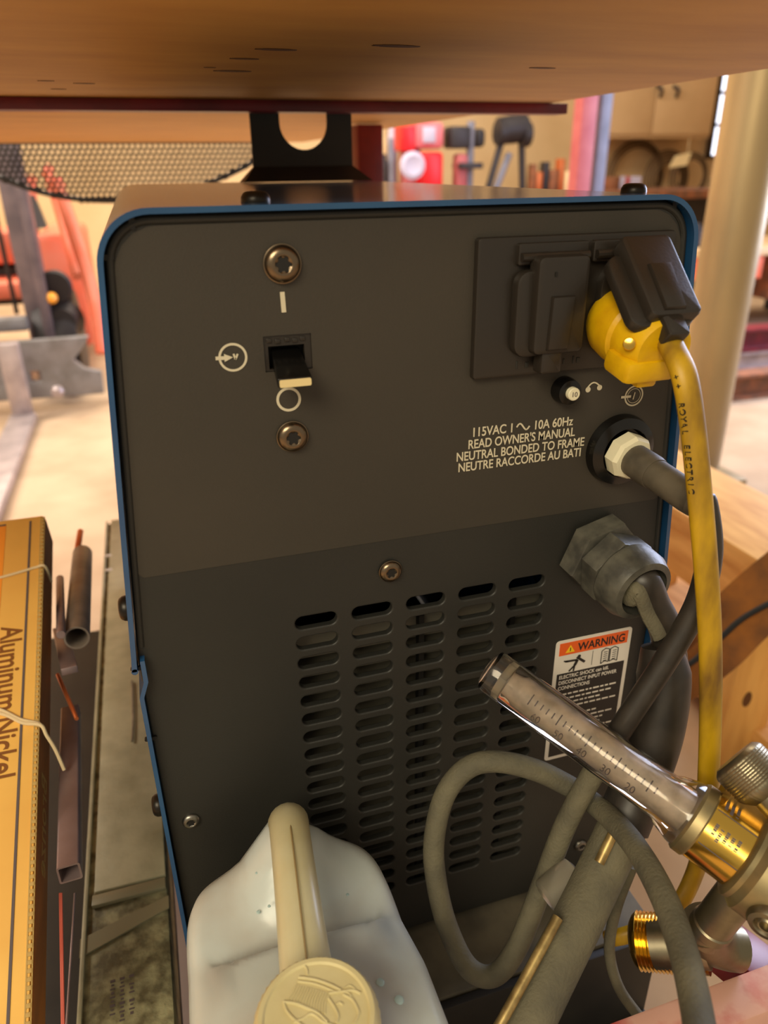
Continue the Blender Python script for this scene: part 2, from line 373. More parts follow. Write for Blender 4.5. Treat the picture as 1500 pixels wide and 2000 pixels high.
pr_.build('input_symbol', 'print_white', weld, smooth=0); pr_ = MB()
# overload symbol and plug symbol at the right
for u, v in ((1148.5, 761), (1171, 757)):
    c_ = P0(u, v); pr_.flat([circ(.0016, 16)], .0002, pm(c_.x, c_.z, TY))
for k in range(8):
    t0, t1 = k / 8, (k + 1) / 8; f = lambda t: P0(1147 + 25 * t, 757.5 - 3 * t - 9 * math.sin(math.pi * t)); seg(pr_, f(t0), f(t1), .0008)
pr_.build('breaker_symbol', 'print_white', weld, smooth=0); pr_ = MB(); c_ = P0(1238, 773); ring(pr_, c_, .0062, .0009); ring(pr_, c_, .0044, .0003)
seg(pr_, P0(1213, 776), P0(1232, 774), .0014)
seg(pr_, P0(1236, 780), P0(1240, 766), .0006)
pr_.build('socket_symbol', 'print_white', weld, smooth=0); pr_ = MB()
LN = [('READ OWNER\'S MANUAL', 915, 877, 1122, 851), ('NEUTRAL BONDED TO FRAME', 892, 901.5, 1140, 870), ('NEUTRE RACCORDE AU BATI', 895.5, 922, 1133, 890.5)]
def fit_text(m, s, u0, v0, u1, v1, size, y=TY, bold=0, h=.0001):
    a, b = at(u0, v0, y=y), at(u1, v1, y=y)
    cu = bpy.data.curves.new('f', 'FONT'); cu.body = s; cu.size = size; o = bpy.data.objects.new('f', cu); me = bpy.data.meshes.new_from_object(o)
    xs = [q.co.x for q in me.vertices]; x0, wd = min(xs), max(xs) - min(xs); bpy.data.objects.remove(o); bpy.data.curves.remove(cu); bpy.data.meshes.remove(me)
    k = (b.x - a.x) / wd; ang = math.atan2(b.z - a.z, b.x - a.x)
    m.text(s, size, pm(a.x - x0 * k, a.z, y) @ Matrix.Rotation(ang, 4, 'Z'), h, sx=k, bold=bold)
for s, *q in LN: fit_text(pr_, s, *q, .0074, bold=.00010)
fit_text(pr_, '115VAC 1', 924.5, 853, 1000, 844, .0074, bold=.00010)
fit_text(pr_, '10A 60Hz', 1045, 838.5, 1118, 830, .0074, bold=.00010)
for k in range(12):
    f = lambda t: P0(1009 + 25 * t, 834.5 - 3 * t - 6.5 * math.sin(2 * math.pi * t)); seg(pr_, f(k / 12), f((k + 1) / 12), .0009)
pr_.build('printed_text', 'print_white', weld, smooth=0)
# power switch: recessed frame, tilted lever with cream tip
fr = MB()
fr.flat([[(SX0, SZ0), (SX1, SZ0), (SX1, SZ1), (SX0, SZ1)], [(SX0 + .0022, SZ0 + .001), (SX1 - .0034, SZ0 + .001), (SX1 - .0034, SZ1 - .0052), (SX0 + .0022, SZ1 - .0052)]], .004, pm(0, 0, .0026))
for k, t in enumerate((.12, .3, .5, .66, .82)): fr.box((SX0 + (SX1 - SX0) * t, .0003, SZ1 - .0024 - .0006 * (k % 2)), (.0026, .0008, .0022), bev=.0003)
sw = fr.build('power_switch', 'brown_black', weld)
MB().box(((SX0 + SX1) / 2, .0105, (SZ0 + SZ1) / 2), (SX1 - SX0 + .006, .004, SZ1 - SZ0 + .006)).build('switch_well', 'black_dull', sw)
e0, e1, e2 = at(542, 741, y=-.020), at(610, 737, y=-.020), at(543, 760, y=-.020)
lv = MB(); lx0, lx1 = e0.x, e1.x; b = lv.bm; hh = e0.z - e2.z
A = [(SX0 + .0042, .0055, SZ1 - .0068), (SX1 - .0052, .0055, SZ1 - .0068), (SX1 - .0052, .0055, SZ0 + .0016), (SX0 + .0042, .0055, SZ0 + .0016)]
B_ = [(e0.x, -.020, e0.z), (e1.x, -.020, e0.z), (e1.x, -.020, e0.z - hh), (e0.x, -.020, e0.z - hh)]
va = [b.verts.new(q) for q in A]; vb = [b.verts.new(q) for q in B_]
for k in range(4): b.faces.new((va[k], va[(k + 1) % 4], vb[(k + 1) % 4], vb[k]))
b.faces.new(va[::-1]); b.faces.new(vb); bmesh.ops.recalc_face_normals(b, faces=b.faces)
bmesh.ops.bevel(b, geom=b.edges[:], offset=.0007, segments=2, affect='EDGES', profile=.5)
lever = lv.build('lever', 'black_gloss', sw)
MB().prism(rrect(e0.x + .0008, e0.z - hh + .0005, e1.x - .0006, e0.z - .0005, .0008), .0006, pm(0, 0, -.0199)).build('lever_tip', 'lever_cream', sw)['label'] = 'cream painted lever tip'
# reset breaker
c_ = at(1107, 763, y=-.004); bk = MB(); bk.lathe([(.0076, 0), (.0076, .004), (.0068, .0085), (.0042, .009)], frame((c_.x - .0004, 0, c_.z), OUT), 32); bo = bk.build('breaker_button', 'black_gloss', weld)
MB().lathe([(.0036, .0085), (.0036, .0118), (.0032, .0122)], frame((c_.x, 0, c_.z), OUT), 24).build('breaker_core', 'ivory', bo)
q = MB(); q.text('10', .0038, pm(c_.x, c_.z - .0013, -.0123), .0001, 'CENTER'); q.build('printed_number', 'ink_grey', bo, smooth=0)
# receptacle cover plate with two flap lids
VX0, VX1, VZ1, VZ0 = .0776, .1916, .2046, .1341
cv = MB(); cv.prism(rrect(VX0, VZ0, VX1, VZ1, .002), .0045, pm(0, 0, -.0003), bev=.0012)
for x0, x1 in ((.1003, .1378), (.1425, .1800)):     # raised hinge shrouds and socket collars
    cv.prism(rrect(x0 - .002, VZ1 - .0135, x1, VZ1 - .003, .0012), .004, pm(0, 0, -.004), bev=.0008)
    cv.tube([(x0 - .001, -.0095, VZ1 - .0095), (x1 - .001, -.0095, VZ1 - .0095)], .0022, n=10)
cv.prism(rrect(.146, .150, .178, .192, .014, 8), .006, pm(0, 0, -.004), bev=.001)
cov = cv.build('receptacle_cover', 'brown_black', weld)
q = MB(); q_t = 'Weatherproof'
lc = V((.1190, 0, 0))
for k, t in enumerate((0, .16, .34, .42, .62, .76, .92, 1.0)): q.box((.1025 + .037 * t, -.0049, VZ0 + .0062 - .0004 * (k % 2)), (.0010 + .0012 * (k % 3 == 1), .0006, .0042 - .0012 * (k % 2)), bev=.0002)
q.build('embossed_lettering', 'black_plastic', cov)
def lid(mtx, parent):          # local: x across, y down from the hinge (negative), z outward
    l = MB()
    l.prism(rrect(-.0185, -.0515, .0185, -.008, .007), .0055, mtx, bev=.0018)
    l.prism(rrect(-.0145, -.0495, .0145, -.001, .0035), .0095, mtx @ Matrix.Translation((.004, 0, .002)), bev=.0022)
    l.prism(rrect(-.0085, -.0600, .0035, -.046, .0015), .0085, mtx @ Matrix.Translation((.004, 0, .0015)), bev=.0015)
    l.prism([(-.0085, -.0470), (.0035, -.0470), (.0055, -.020), (-.0075, -.020)], .0028, mtx @ Matrix.Translation((.005, 0, .0112)), bev=.0022)
    return l.build('flap_lid', 'brown_black', parent)
h0 = V((.1150, -.0068, VZ1 - .0075)); l1 = lid(pm(h0.x, h0.z, h0.y), cov)
MB().box((h0.x - .001, h0.y - .0116, h0.z - .0095), (.0012, .0008, .0022)).build('lid_slot', 'black_dull', l1)
h1 = V((.1590, -.0088, VZ1 - .0075))
l2m = Matrix.Translation(h1) @ Matrix.Rotation(math.radians(-46), 4, 'X') @ Matrix.Rotation(math.pi / 2, 4, 'X')
lid(l2m, cov)
# bulkhead fitting of the control cable and gland nut of the power cable
sk = at(1213, 880, y=-.004)
g = MB(); g.lathe([(.0215, 0), (.0215, .002), (.0205, .0065), (.0165, .0085), (.0150, .0090), (.0140, .004)], frame((sk.x, 0, sk.z), OUT), 48); g.build('bulkhead_ring', 'black_gloss', weld)
ga = at(1182, 1090, y=-.012); GD = V((.10, -1, -.12)).normalized()
gl = MB(); mt = frame((ga.x, 0, ga.z), GD)
hexp = [(.0262 * math.cos(math.radians(60 * k + 12)), .0262 * math.sin(math.radians(60 * k + 12))) for k in range(6)]
gl.prism(hexp, .0135, mt, bev=.0015)
hex2 = [(.0232 * math.cos(math.radians(60 * k + 40)), .0232 * math.sin(math.radians(60 * k + 40))) for k in range(6)]
gl.prism(hex2, .014, mt @ Matrix.Translation((0, 0, .0145)), bev=.001)
gl.lathe([(.0215, .0285), (.0225, .030), (.0222, .040), (.0195, .0465), (.0158, .0475), (.0150, .040), (.0150, .032)], mt, 40)
gl.build('cable_gland', 'gland_grey', weld)
# warning label
TL, TR, BL = at(1087, 1254, y=-.0004), at(1236, 1222, y=-.0004), at(1062, 1487, y=-.0004)
lw, lh = TR.x - TL.x, TL.z - BL.z; lx, lz = TL.x, TL.z
MB().prism(rrect(lx, lz - lh, lx + lw, lz, .0026), .0003, pm(0, 0, -.0001)).build('warning_label', 'label_white', weld)
wl = bpy.data.objects['warning_label']
def lab(fu, name, m, y): b = MB(); fu(b, y); b.build(name, m, wl, smooth=0)
U = lw / 100.0    # label units
lab(lambda b, y: b.prism([(lx + 5 * U, lz - 21 * U), (lx + 95 * U, lz - 21 * U), (lx + 95 * U, lz - 4 * U), (lx + 5 * U, lz - 4 * U)], .0002, pm(0, 0, y)), 'orange_band', 'orange_label', -.0004)
lab(lambda b, y: b.prism([(lx + 5 * U, lz - lh + 5 * U), (lx + 95 * U, lz - lh + 5 * U), (lx + 95 * U, lz - 47 * U), (lx + 5 * U, lz - 47 * U)], .0002, pm(0, 0, y)), 'black_field', 'label_black', -.0004)
lab(lambda b, y: b.prism([(lx + 13 * U, lz - 18 * U), (lx + 25 * U, lz - 18 * U), (lx + 19 * U, lz - 8 * U)], .0001, pm(0, 0, y)), 'alert_triangle', 'sign_yellow', -.0006)
def blk(b, y):
    b.text('WARNING', 15 * U, pm(lx + 29 * U, lz - 18 * U, y), .00005, sx=.86, bold=.35 * U)
    b.box((lx + 19 * U, y - .0001, lz - 14 * U), (1.2 * U, .0001, 5 * U))
    b.box((lx + 50 * U, y, lz - 33 * U), (.5 * U, .0001, 20 * U))
    for q in ((14, 30, 30, 31, 2.5), (29, 27, 40, 36, 3.2), (30, 31, 27, 38, 3.6), (27, 38, 20, 45, 2), (27, 38, 26, 46, 2), (12, 29, 18, 31, 1.6)):
        seg(b, (lx + q[0] * U, y, lz - q[1] * U), (lx + q[2] * U, y, lz - q[3] * U), q[4] * U)
    b.flat([circ(2.2 * U, 14)], .0001, pm(lx + 32 * U, lz - 26.5 * U, y))
    for q in ((62, 26, 62, 44), (72, 25, 72, 43), (73.5, 25, 73.5, 43), (84, 26, 84, 44), (62, 26, 67, 23), (67, 23, 72, 25), (73.5, 25, 79, 23), (79, 23, 84, 26), (62, 44, 67, 41), (67, 41, 72, 43), (73.5, 43, 79, 41), (79, 41, 84, 44)):
        seg(b, (lx + q[0] * U, y, lz - q[1] * U), (lx + q[2] * U, y, lz - q[3] * U), .9 * U)
    for x0 in (64, 76):
        for k in range(5): b.box((lx + (x0 + 3.5) * U, y, lz - (28.5 + 3 * k) * U), (5 * U, .0001, .8 * U))
lab(blk, 'black_print', 'label_black', -.0006)
def wt(b, y):
    for k, s in enumerate(('ELECTRIC SHOCK can kill.', 'DISCONNECT INPUT POWER', 'CONNECTIONS')): b.text(s, 7.2 * U, pm(lx + 8 * U, lz - (54.5 + 8 * k) * U, y), .00005, sx=.82, bold=.12 * U)
    random.seed(3)
    for k in range(10):
        if k == 4: continue
        x = 8
        while x < 84 - (k % 3) * 9:
            wd = random.uniform(3, 9); b.box((lx + (x + wd / 2) * U, y, lz - (78 + k * 6.6) * U), (wd * U, .0001, 2.2 * U)); x += wd + 1.8
lab(wt, 'white_print', 'label_white', -.0006)
# lifting bracket on the lid: black plate with round hole and flared foot
bz0 = ZT; by = .53
bk = MB()
p0, p1, p2, p3 = at(495, 330, y=by), at(688, 330, y=by), at(545, 245, y=by), at(638, 245, y=by)
hc = at(592, 240, y=by); hr = (p3.x - p2.x) / 2; topz = .299
bk.flat([[(p0.x, bz0 + .012), (p1.x, bz0 + .012), (p1.x, topz), (p0.x, topz)], [(hc.x - hr, topz - .006), (hc.x - hr, hc.z)] + [(hc.x - hr * math.cos(math.radians(a)), hc.z - hr * math.sin(math.radians(a))) for a in range(12, 169, 12)] + [(hc.x + hr, hc.z), (hc.x + hr, topz - .006)]], .004, pm(0, 0, by))
ft = bk.bm; f0, f1 = at(478, 362, y=by - .02), at(728, 360, y=by - .02)
vv = [ft.verts.new(q) for q in ((f0.x, by - .02, bz0 + .001), (f1.x, by - .02, bz0 + .001), (p1.x, by - .003, bz0 + .016), (p0.x, by - .003, bz0 + .016), (f0.x, by + .02, bz0 + .001), (f1.x, by + .02, bz0 + .001), (p1.x, by + .003, bz0 + .016), (p0.x, by + .003, bz0 + .016))]
for q in ((0, 1, 2, 3), (5, 4, 7, 6), (4, 0, 3, 7), (1, 5, 6, 2), (3, 2, 6, 7), (4, 5, 1, 0)): ft.faces.new([vv[i] for i in q])
bmesh.ops.recalc_face_normals(ft, faces=ft.faces)
bk.build('lifting_bracket', 'bracket_black', weld)
# ================================================================== SHELF ABOVE
BZ = .300
e1 = at(1110, 198, z=BZ); e2 = at(1500, 132, z=BZ); fl = at(200, 279, z=BZ)
bx = (e1.x + e2.x) / 2
pb = MB(); pb.box(((bx - .66) / 2, (fl.y - .08) / 2, BZ + .0095), (bx + .66, fl.y + .08, .019), bev=.0015)
board = pb.build('plywood_board', 'plywood', loc=(bx - .5, .5, BZ)); tag(board, 'wide yellowish plywood board forming the shelf overhead, across the top of the picture', 'board')
kn = [(540, 97, .012), (775, 90, .014), (478, 115, .009), (455, 139, .013), (1060, 133, .010), (90, 158, .006), (165, 163, .008), (115, 174, .006), (410, 132, .004)]
for u, v, r in kn:
    p = at(u, v, z=BZ - .0002); b = MB(); b.flat([[(r * math.cos(a * .314) * (1 + .12 * math.sin(3 * a)), .32 * r * math.sin(a * .314)) for a in range(20)]], .0003, Matrix.Translation(p)); b.build('wood_knot', 'knot_brown', board, smooth=0)
q = MB(); q.box((bx + .0006, (fl.y - .08) / 2, BZ + .0095), (.001, fl.y + .07, .018)); q.build('edge_band', 'plywood_edge', board)
rk = thing('shelf_rack', 'dark red steel rack carrying the plywood board, bar crossing above the machine', 'rack', (-.2, .52, FLOOR))
yb = at(1100, 200, z=BZ).y + .02; xr = at(1098, 196, y=yb).x
rb = MB(); rb.box(((xr - .64) / 2, yb, BZ - .0058), (xr + .64, .028, .0106), bev=.0008); rb.build('cross_bar', 'red_paint', rk)
pt = at(716, 240, z=BZ); px = pt.x
MB().box((px, pt.y, (BZ + FLOOR) / 2 - .001), (.042, .042, BZ - FLOOR - .004), bev=.003).build('post', 'red_paint', rk)
MB().box((-.62, pt.y, (BZ + FLOOR) / 2 - .001), (.042, .042, BZ - FLOOR - .004), bev=.003).build('post', 'red_paint', rk)
# ================================================================== PERFORATED MESH behind the board
my = 1.95
top = [at(u, 262, y=my) for u in (-30, 500)]
x0m, x1m = top[0].x, top[1].x; zt_ = top[0].z + .01
bl = spline([at(u, v, y=my) for u, v in ((-40, 335), (0, 348), (60, 370), (130, 386), (215, 392), (300, 386), (380, 368), (440, 345), (490, 320), (510, 300))], 8)
def zlow(x):
    for a, b in zip(bl, bl[1:]):
        if a.x <= x <= b.x: return a.z + (b.z - a.z) * (x - a.x) / max(b.x - a.x, 1e-6)
    return zt_
mb = MB(); bm = mb.bm; pit = .0150; rh = .0052; cache = {}
def vv_(x, z):
    k = (round(x, 5), round(z, 5))
    if k not in cache: cache[k] = bm.verts.new((x, my + .25 * (x - (x0m + x1m) / 2) ** 2, z))
    return cache[k]
row = 0; z = zt_; dz = pit * .866
while z > -.12:
    x = x0m + (pit / 2 if row % 2 else 0)
    while x < x1m:
        if z > zlow(x) - pit * .2:
            inn = [vv_(x + rh * math.cos(math.radians(60 * k + 30)), z + rh * math.sin(math.radians(60 * k + 30))) for k in range(6)]
            R = pit / math.sqrt(3); out = [vv_(x + R * math.cos(math.radians(60 * k + 30)), z + R * math.sin(math.radians(60 * k + 30))) for k in range(6)]
            for k in range(6):
                try: bm.faces.new((inn[k], inn[(k + 1) % 6], out[(k + 1) % 6], out[k]))
                except ValueError: pass
        x += pit
    z -= dz; row += 1
mth = mb.build('perforated_mesh', 'mesh_black', smooth=0); sm = mth.modifiers.new('s', 'SOLIDIFY'); sm.thickness = .0025
tag(mth, 'black perforated mesh sheet with curved lower edge, hanging behind the board at upper left', 'mesh panel')
e = MB(); e.tube([p + V((0, .25 * (p.x - (x0m + x1m) / 2) ** 2, 0)) for p in bl], .007, n=8); e.build('mesh_rim', 'mesh_black', mth)
# ================================================================== CART DECK under the machine
cart = thing('steel_cart', 'grey and black steel cart deck the machine and jug stand on', 'cart', (.05, .2, FLOOR))
dy0 = -.052
dk = MB(); dk.box((.055, (.70 + dy0) / 2, ZB - .012), (.345, .70 - dy0, .018), bev=.001)
dk.box((-.052, -.17, ZB - .012), (.131, .26, .018), bev=.001); dk.build('deck', 'deck_grey', cart)
MB().box((.121, dy0 - .004, ZB - .05), (.213, .006, .09), bev=.001).build('deck_lip', 'cart_black', cart)
MB().box((.121, dy0 - .13, ZB - .098), (.213, .26, .008), bev=.001).build('tray', 'cart_black', cart)
for x in (-.10, .21):
    for y in (-.4, .65): MB().box((x, y, (ZB - .10 + FLOOR) / 2), (.03, .03, ZB - .10 - FLOOR), bev=.002).build('leg', 'cart_black', cart)
# ================================================================== JUG
JX, JW, JY0, JY1, JZ0, JS = -.049, .060, -.222, -.028, ZB - .0028, -.146
NX, NY = -.0535, -.163
def sst(a, b, x): t = max(0, min(1, (x - a) / (b - a))); return t * t * (3 - 2 * t)
def jtop(x, y):
    xc = x - JX
    s = JS
    ridge = .037 * math.exp(-(abs(xc - .0045) / .020) ** 1.7) * sst(-.085, -.044, y) + .012 * math.exp(-((xc - .006) / .045) ** 2) * sst(-.1, -.05, y)
    front = .016 * sst(-.088, -.099, y) + .022 * math.exp(-((x - NX) ** 2 + (y - NY) ** 2) / .045 ** 2)
    return s + ridge + front
jb = MB(); b = jb.bm; n1, n2 = 26, 96
def foot(th, k): # superellipse footprint
    cx, cy = JX, (JY0 + JY1) / 2; hx, hy = JW, (JY1 - JY0) / 2; e = .32
    c, s = math.cos(th), math.sin(th); return cx + hx * k * math.copysign(abs(c) ** e, c), cy + hy * k * math.copysign(abs(s) ** e, s)
rings = []
for i in range(n1 + 1):
    k = 1 - (i / n1); rg = []
    for j in range(n2):
        x, y = foot(2 * math.pi * j / n2, max(k, .002)); drop = .012 * (1 - math.sqrt(max(0, 1 - max(0, (k - .85) / .15) ** 2)))
        rg.append(b.verts.new((x, y, jtop(x, y) - drop)))
    rings.append(rg)
low = []
for t in (0, .08, .2, .4, .6, .8, .95, 1.0):
    rg = []
    for j in range(n2):
        x, y = foot(2 * math.pi * j / n2, 1 + .03 * math.sin(math.pi * t) - (.05 if t == 1 else 0)); zt2 = jtop(*foot(2 * math.pi * j / n2, 1)) - .0128
        rg.append(b.verts.new((x, y, zt2 + (JZ0 - zt2) * t)))
    low.append(rg)
allr = low[::-1] + rings
for p, q in zip(allr, allr[1:]):
    for k in range(n2): b.faces.new((p[k], p[(k + 1) % n2], q[(k + 1) % n2], q[k]))
b.faces.new(allr[0][::-1]); b.faces.new(allr[-1]); bmesh.ops.recalc_face_normals(b, faces=b.faces)
jug = thing('plastic_jug', 'white translucent plastic jug with ivory screw cap in the foreground, before the vents', 'jug', (JX, (JY0 + JY1) / 2, JZ0))
CZ = -.094
jb.lathe([(.030, -.135), (.0285, CZ - .016), (.0235, CZ - .010), (.0225, CZ + .006)], Matrix.Translation((NX, NY, 0)), 40)
jb.build('bottle_body', 'poly_white', jug, smooth=60)
hp = spline([(NX + .0005, NY + .018, -.125), (-.0515, -.128, -.117), (-.0495, -.105, -.107), (-.047, -.078, -.1005), (-.0445, -.052, -.1015), (-.043, -.037, -.110), (-.043, -.030, -.128), (-.043, -.031, -.15)], 8)
n_ = len(hp); h_ = MB(); h_.tube(hp, [.0112 + .004 * abs(2 * k / n_ - 1) ** 2 for k in range(n_)], n=20, flat=.95, upd=(1, 0, 0)); h_.build('handle', 'poly_yellowed', jug, smooth=60)
sm_ = MB(); sm_.tube([p + V((.0, -.006, .0112)) if k < n_ * .62 else p + V((0, -.0125, .006)) for k, p in enumerate(hp) if 8 < k < n_ - 14], .0006, n=6); sm_.build('mould_seam', 'seam_brown', jug)
cp = MB(); cr = .0255
cp.lathe([(cr + .0012, CZ - .008), (cr + .0012, CZ + .004), (cr, CZ + .0085), (cr - .0012, CZ + .0100), (cr - .0030, CZ + .0100), (cr - .0038, CZ + .0090), (0.0005, CZ + .0090)], Matrix.Translation((NX, NY, 0)), 144, mod=lambda i, a: 1 + (.012 * math.cos(48 * a) if i < 3 else 0))
capo = cp.build('screw_cap', 'cap_ivory', jug, smooth=50)
def cpx(x, y): return at(330 + x / 2.6316, 1560 + y / 2.6316, z=CZ + .0092)
em = MB()
def rel(pts, r=.00055): em.tube(spline([cpx(*p) for p in pts], 5), r, n=8)
rel([(672, 848), (697, 858), (710, 882), (712, 905)]); rel([(668, 918), (750, 930), (825, 955), (885, 985)], .0007); rel([(664, 938), (745, 950), (815, 975), (870, 1000)], .0005)
for k in range(14):
    t = k / 13; rel([(655 + 170 * t, 955 + 45 * t), (637 + 168 * t, 995 + 55 * t), (612 + 190 * t, 1030 + 75 * t)], .00042)
rel([(590, 1045), (650, 1052), (715, 1078), (770, 1105), (815, 1150)], .0007); rel([(590, 1045), (605, 1090), (640, 1130), (690, 1170)], .0006)
rel([(640, 1150), (690, 1130), (735, 1105), (800, 1150), (860, 1170)], .0006)
rel([(820, 1000), (880, 992), (945, 985), (985, 1000)], .0006); rel([(895, 1005), (940, 1030), (965, 1070), (975, 1110), (950, 1160)], .0006)
rel([(820, 1025), (850, 1070), (870, 1115), (862, 1150)], .0006); rel([(860, 1055), (878, 1048), (895, 1060)], .0005)
rel([(890, 990), (925, 1000), (935, 1020), (905, 1012)], .0005); rel([(960, 980), (930, 960), (905, 970)], .0004)
em.build('embossed_emblem', 'cap_ivory', capo)
for x, y, r in ((1085, 945, .0022), (1182, 1035, .0024), (460, 582, .0012), (918, 492, .0009), (515, 552, .0009), (450, 382, .0008)):
    z_ = -.150
    for _ in range(4): p = at(330 + x / 2.6316, 1560 + y / 2.6316, z=z_); z_ = jtop(p.x, p.y) + .0002
    b = MB(); b.lathe([(r, -.0001), (r * .8, r * .35), (r * .3, r * .5)], Matrix.Translation(p), 20); b.build('bubble', 'bubble_blue', jug)
# ================================================================== CORDS AND HOSES
def catpts(L): return [at(u, v, d=d) for u, v, d in L]
# grey control cable: out of the bulkhead fitting, down behind the gas meter, one loop in front of the vents
ctl = thing('control_cable', 'long dusty grey cable looping in front of the vent slots', 'cable', at(1000, 1700, d=.48))
sx = V((sk.x, 0, sk.z)); o1 = sx + V((.006, -.062, -.008))
mt = frame(sx, o1 - sx)
b = MB(); b.lathe([(.0138, .006), (.0138, .013), (.0125, .0155), (.0098, .016)], mt, 8, cap=True); b.build('collar', 'ivory', ctl, smooth=20)['label'] = 'ivory collar nut'
b = MB(); b.lathe([(.0095, .012), (.0098, .030), (.0092, .034), (.0088, .034), (.0088, .060), (.0084, .066), (.0066, .068)], mt, 28); b.build('strain_relief', 'relief_grey', ctl)
cA = [o1 - V((0, .0, 0)) + V((-.0005, .012, .001)), o1 + V((.001, -.004, -.001))] + catpts([(1376, 985, .388), (1386, 1080, .395), (1362, 1180, .405), (1300, 1290, .415), (1228, 1400, .425), (1165, 1500, .438), (1105, 1610, .455), (1055, 1740, .468), (1010, 1850, .470)])
cB = catpts([(1010, 1850, .470), (965, 1905, .468), (915, 1890, .468), (874, 1810, .470), (852, 1720, .470), (848, 1640, .468), (868, 1555, .464), (910, 1502, .460), (965, 1487, .458), (1040, 1502, .458), (1105, 1532, .462), (1150, 1562, .462)])
cC = catpts([(1150, 1562, .462), (1195, 1600, .435), (1245, 1660, .400), (1295, 1750, .365), (1335, 1860, .335), (1362, 1980, .305), (1375, 2090, .28)])
full = spline(cA + cB[1:] + cC[1:], 9); kc = 9 * (len(cA) - 4)
b = MB(); b.tube(full[:kc + 1], .0067, n=16); b.build('cable', 'cable_black', ctl, smooth=60)
b = MB(); b.tube(full[kc:], .0067, n=16); b.build('dusty_loop', 'sleeve_dusty', ctl, smooth=60)['label'] = 'dust-covered looped stretch of the cable'
# thick sleeved power cable out of the gland
pw = thing('power_cable', 'thick black power cable from the hexagonal gland with dusty split sleeve', 'cable', at(1200, 1700, d=.46))
gm = V((ga.x, 0, ga.z)) + GD * .034
ip = [gm - GD * .012, gm + GD * .004 + V((0, 0, -.003))] + catpts([(1256, 1135, .433), (1276, 1180, .440), (1300, 1230, .446), (1312, 1310, .452), (1308, 1390, .455), (1285, 1470, .458)])
b = MB(); sp = spline(ip, 9); b.tube(sp, .0098, n=18); b.build('cable', 'cable_black', pw, smooth=60)
off = [p + V((-.0072, -.0062, -.001)) for p in sp[6:36]]
b = MB(); b.tube(off, .0062, n=12, flat=.55); b.build('split_strip', 'sleeve_dusty', pw)
sl = spline(catpts([(1292, 1262, .446), (1296, 1340, .447), (1282, 1430, .450), (1252, 1520, .452), (1216, 1610, .450)]), 9)
b = MB(); b.tube(sl, [.0158 - .004 * (1 - min(1, k / 6)) for k in range(len(sl))], n=22); b.build('black_sleeve', 'cable_black', pw, smooth=60)
dl = catpts([(1222, 1600, .449), (1180, 1690, .445), (1130, 1795, .432), (1075, 1905, .418), (1010, 2035, .400), (965, 2120, .39)])
b = MB(); b.tube(spline(dl, 9), .0140, n=22); b.build('dusty_sleeve', 'sleeve_dusty', pw, smooth=60)
for L in ([(1205, 1612, .436), (1170, 1685, .430)], [(1090, 1792, .418), (1040, 1885, .406), (975, 2003, .392), (930, 2080, .385)]):
    b = MB(); b.tube(spline(catpts(L), 8), .0030, n=12); b.build('bare_rod', 'rod_brass', pw)
b = MB(); p0 = at(1095, 1730, d=.452); b.lathe([(.0088, -.012), (.0108, -.010), (.0112, .004), (.0100, .012), (.0060, .0135)], frame(p0, at(1140, 1700, d=.452) - at(1065, 1765, d=.445)), 28)
tag(b.build('clear_plastic_cap', 'clear_dusty'), 'cloudy clear plastic cap between the dusty sleeve and the grey cable', 'cap')
# yellow extension cord and plug
ex = thing('extension_cord', 'dirty yellow extension cord with round yellow plug under the raised socket flap', 'cord', at(1380, 1300, d=.40))
PC = V((.1590, 0, .1620)); PD = V((.02, -1, -.20)).normalized(); pmx = frame(PC, PD)
b = MB(); b.lathe([(.0165, .004), (.0192, .010), (.0200, .018), (.0196, .028), (.0180, .030), (.0178, .044), (.0150, .050)], pmx, 40); b.build('plug_body', 'plug_yellow', ex)
b = MB(); b.box((.005, .010, .041), (.030, .012, .022), bev=.003, mtx=pmx @ Matrix.Rotation(math.radians(180), 4, 'Z')); b.box((.004, .015, .040), (.012, .010, .018), bev=.002, mtx=pmx @ Matrix.Rotation(math.radians(180), 4, 'Z')); b.build('cord_clamp', 'plug_yellow', ex)
s_ = at(1229, 672, d=.362); b = MB(); b.lathe([(.0032, -.006), (.0032, 0), (.0028, .0014), (.001, .0018)], frame(s_, CAM - s_), 20); b.build('clamp_screw', 'brass_bright', ex)
pe = PC + PD * .046
yc = catpts([(1278, 622, .378), (1291, 642, .371), (1314, 682, .361), (1338, 740, .354), (1355, 850, .360), (1368, 980, .368), (1379, 1110, .378), (1387, 1250, .392), (1388, 1390, .408), (1384, 1510, .425), (1378, 1600, .455), (1362, 1690, .485), (1325, 1768, .49), (1275, 1806, .492), (1225, 1826, .494), (1186, 1834, .50)])
ysp = spline(yc, 9)
b = MB(); b.tube(ysp, .0066, n=16, flat=.74, upd=(1, 0, 0)); b.build('cord', 'cord_yellow', ex, smooth=60)
fine = spline(yc, 60)
def cpix(P): r = P - CAM; return 1000 + FPX * r.dot(AY) / r.dot(AZ)
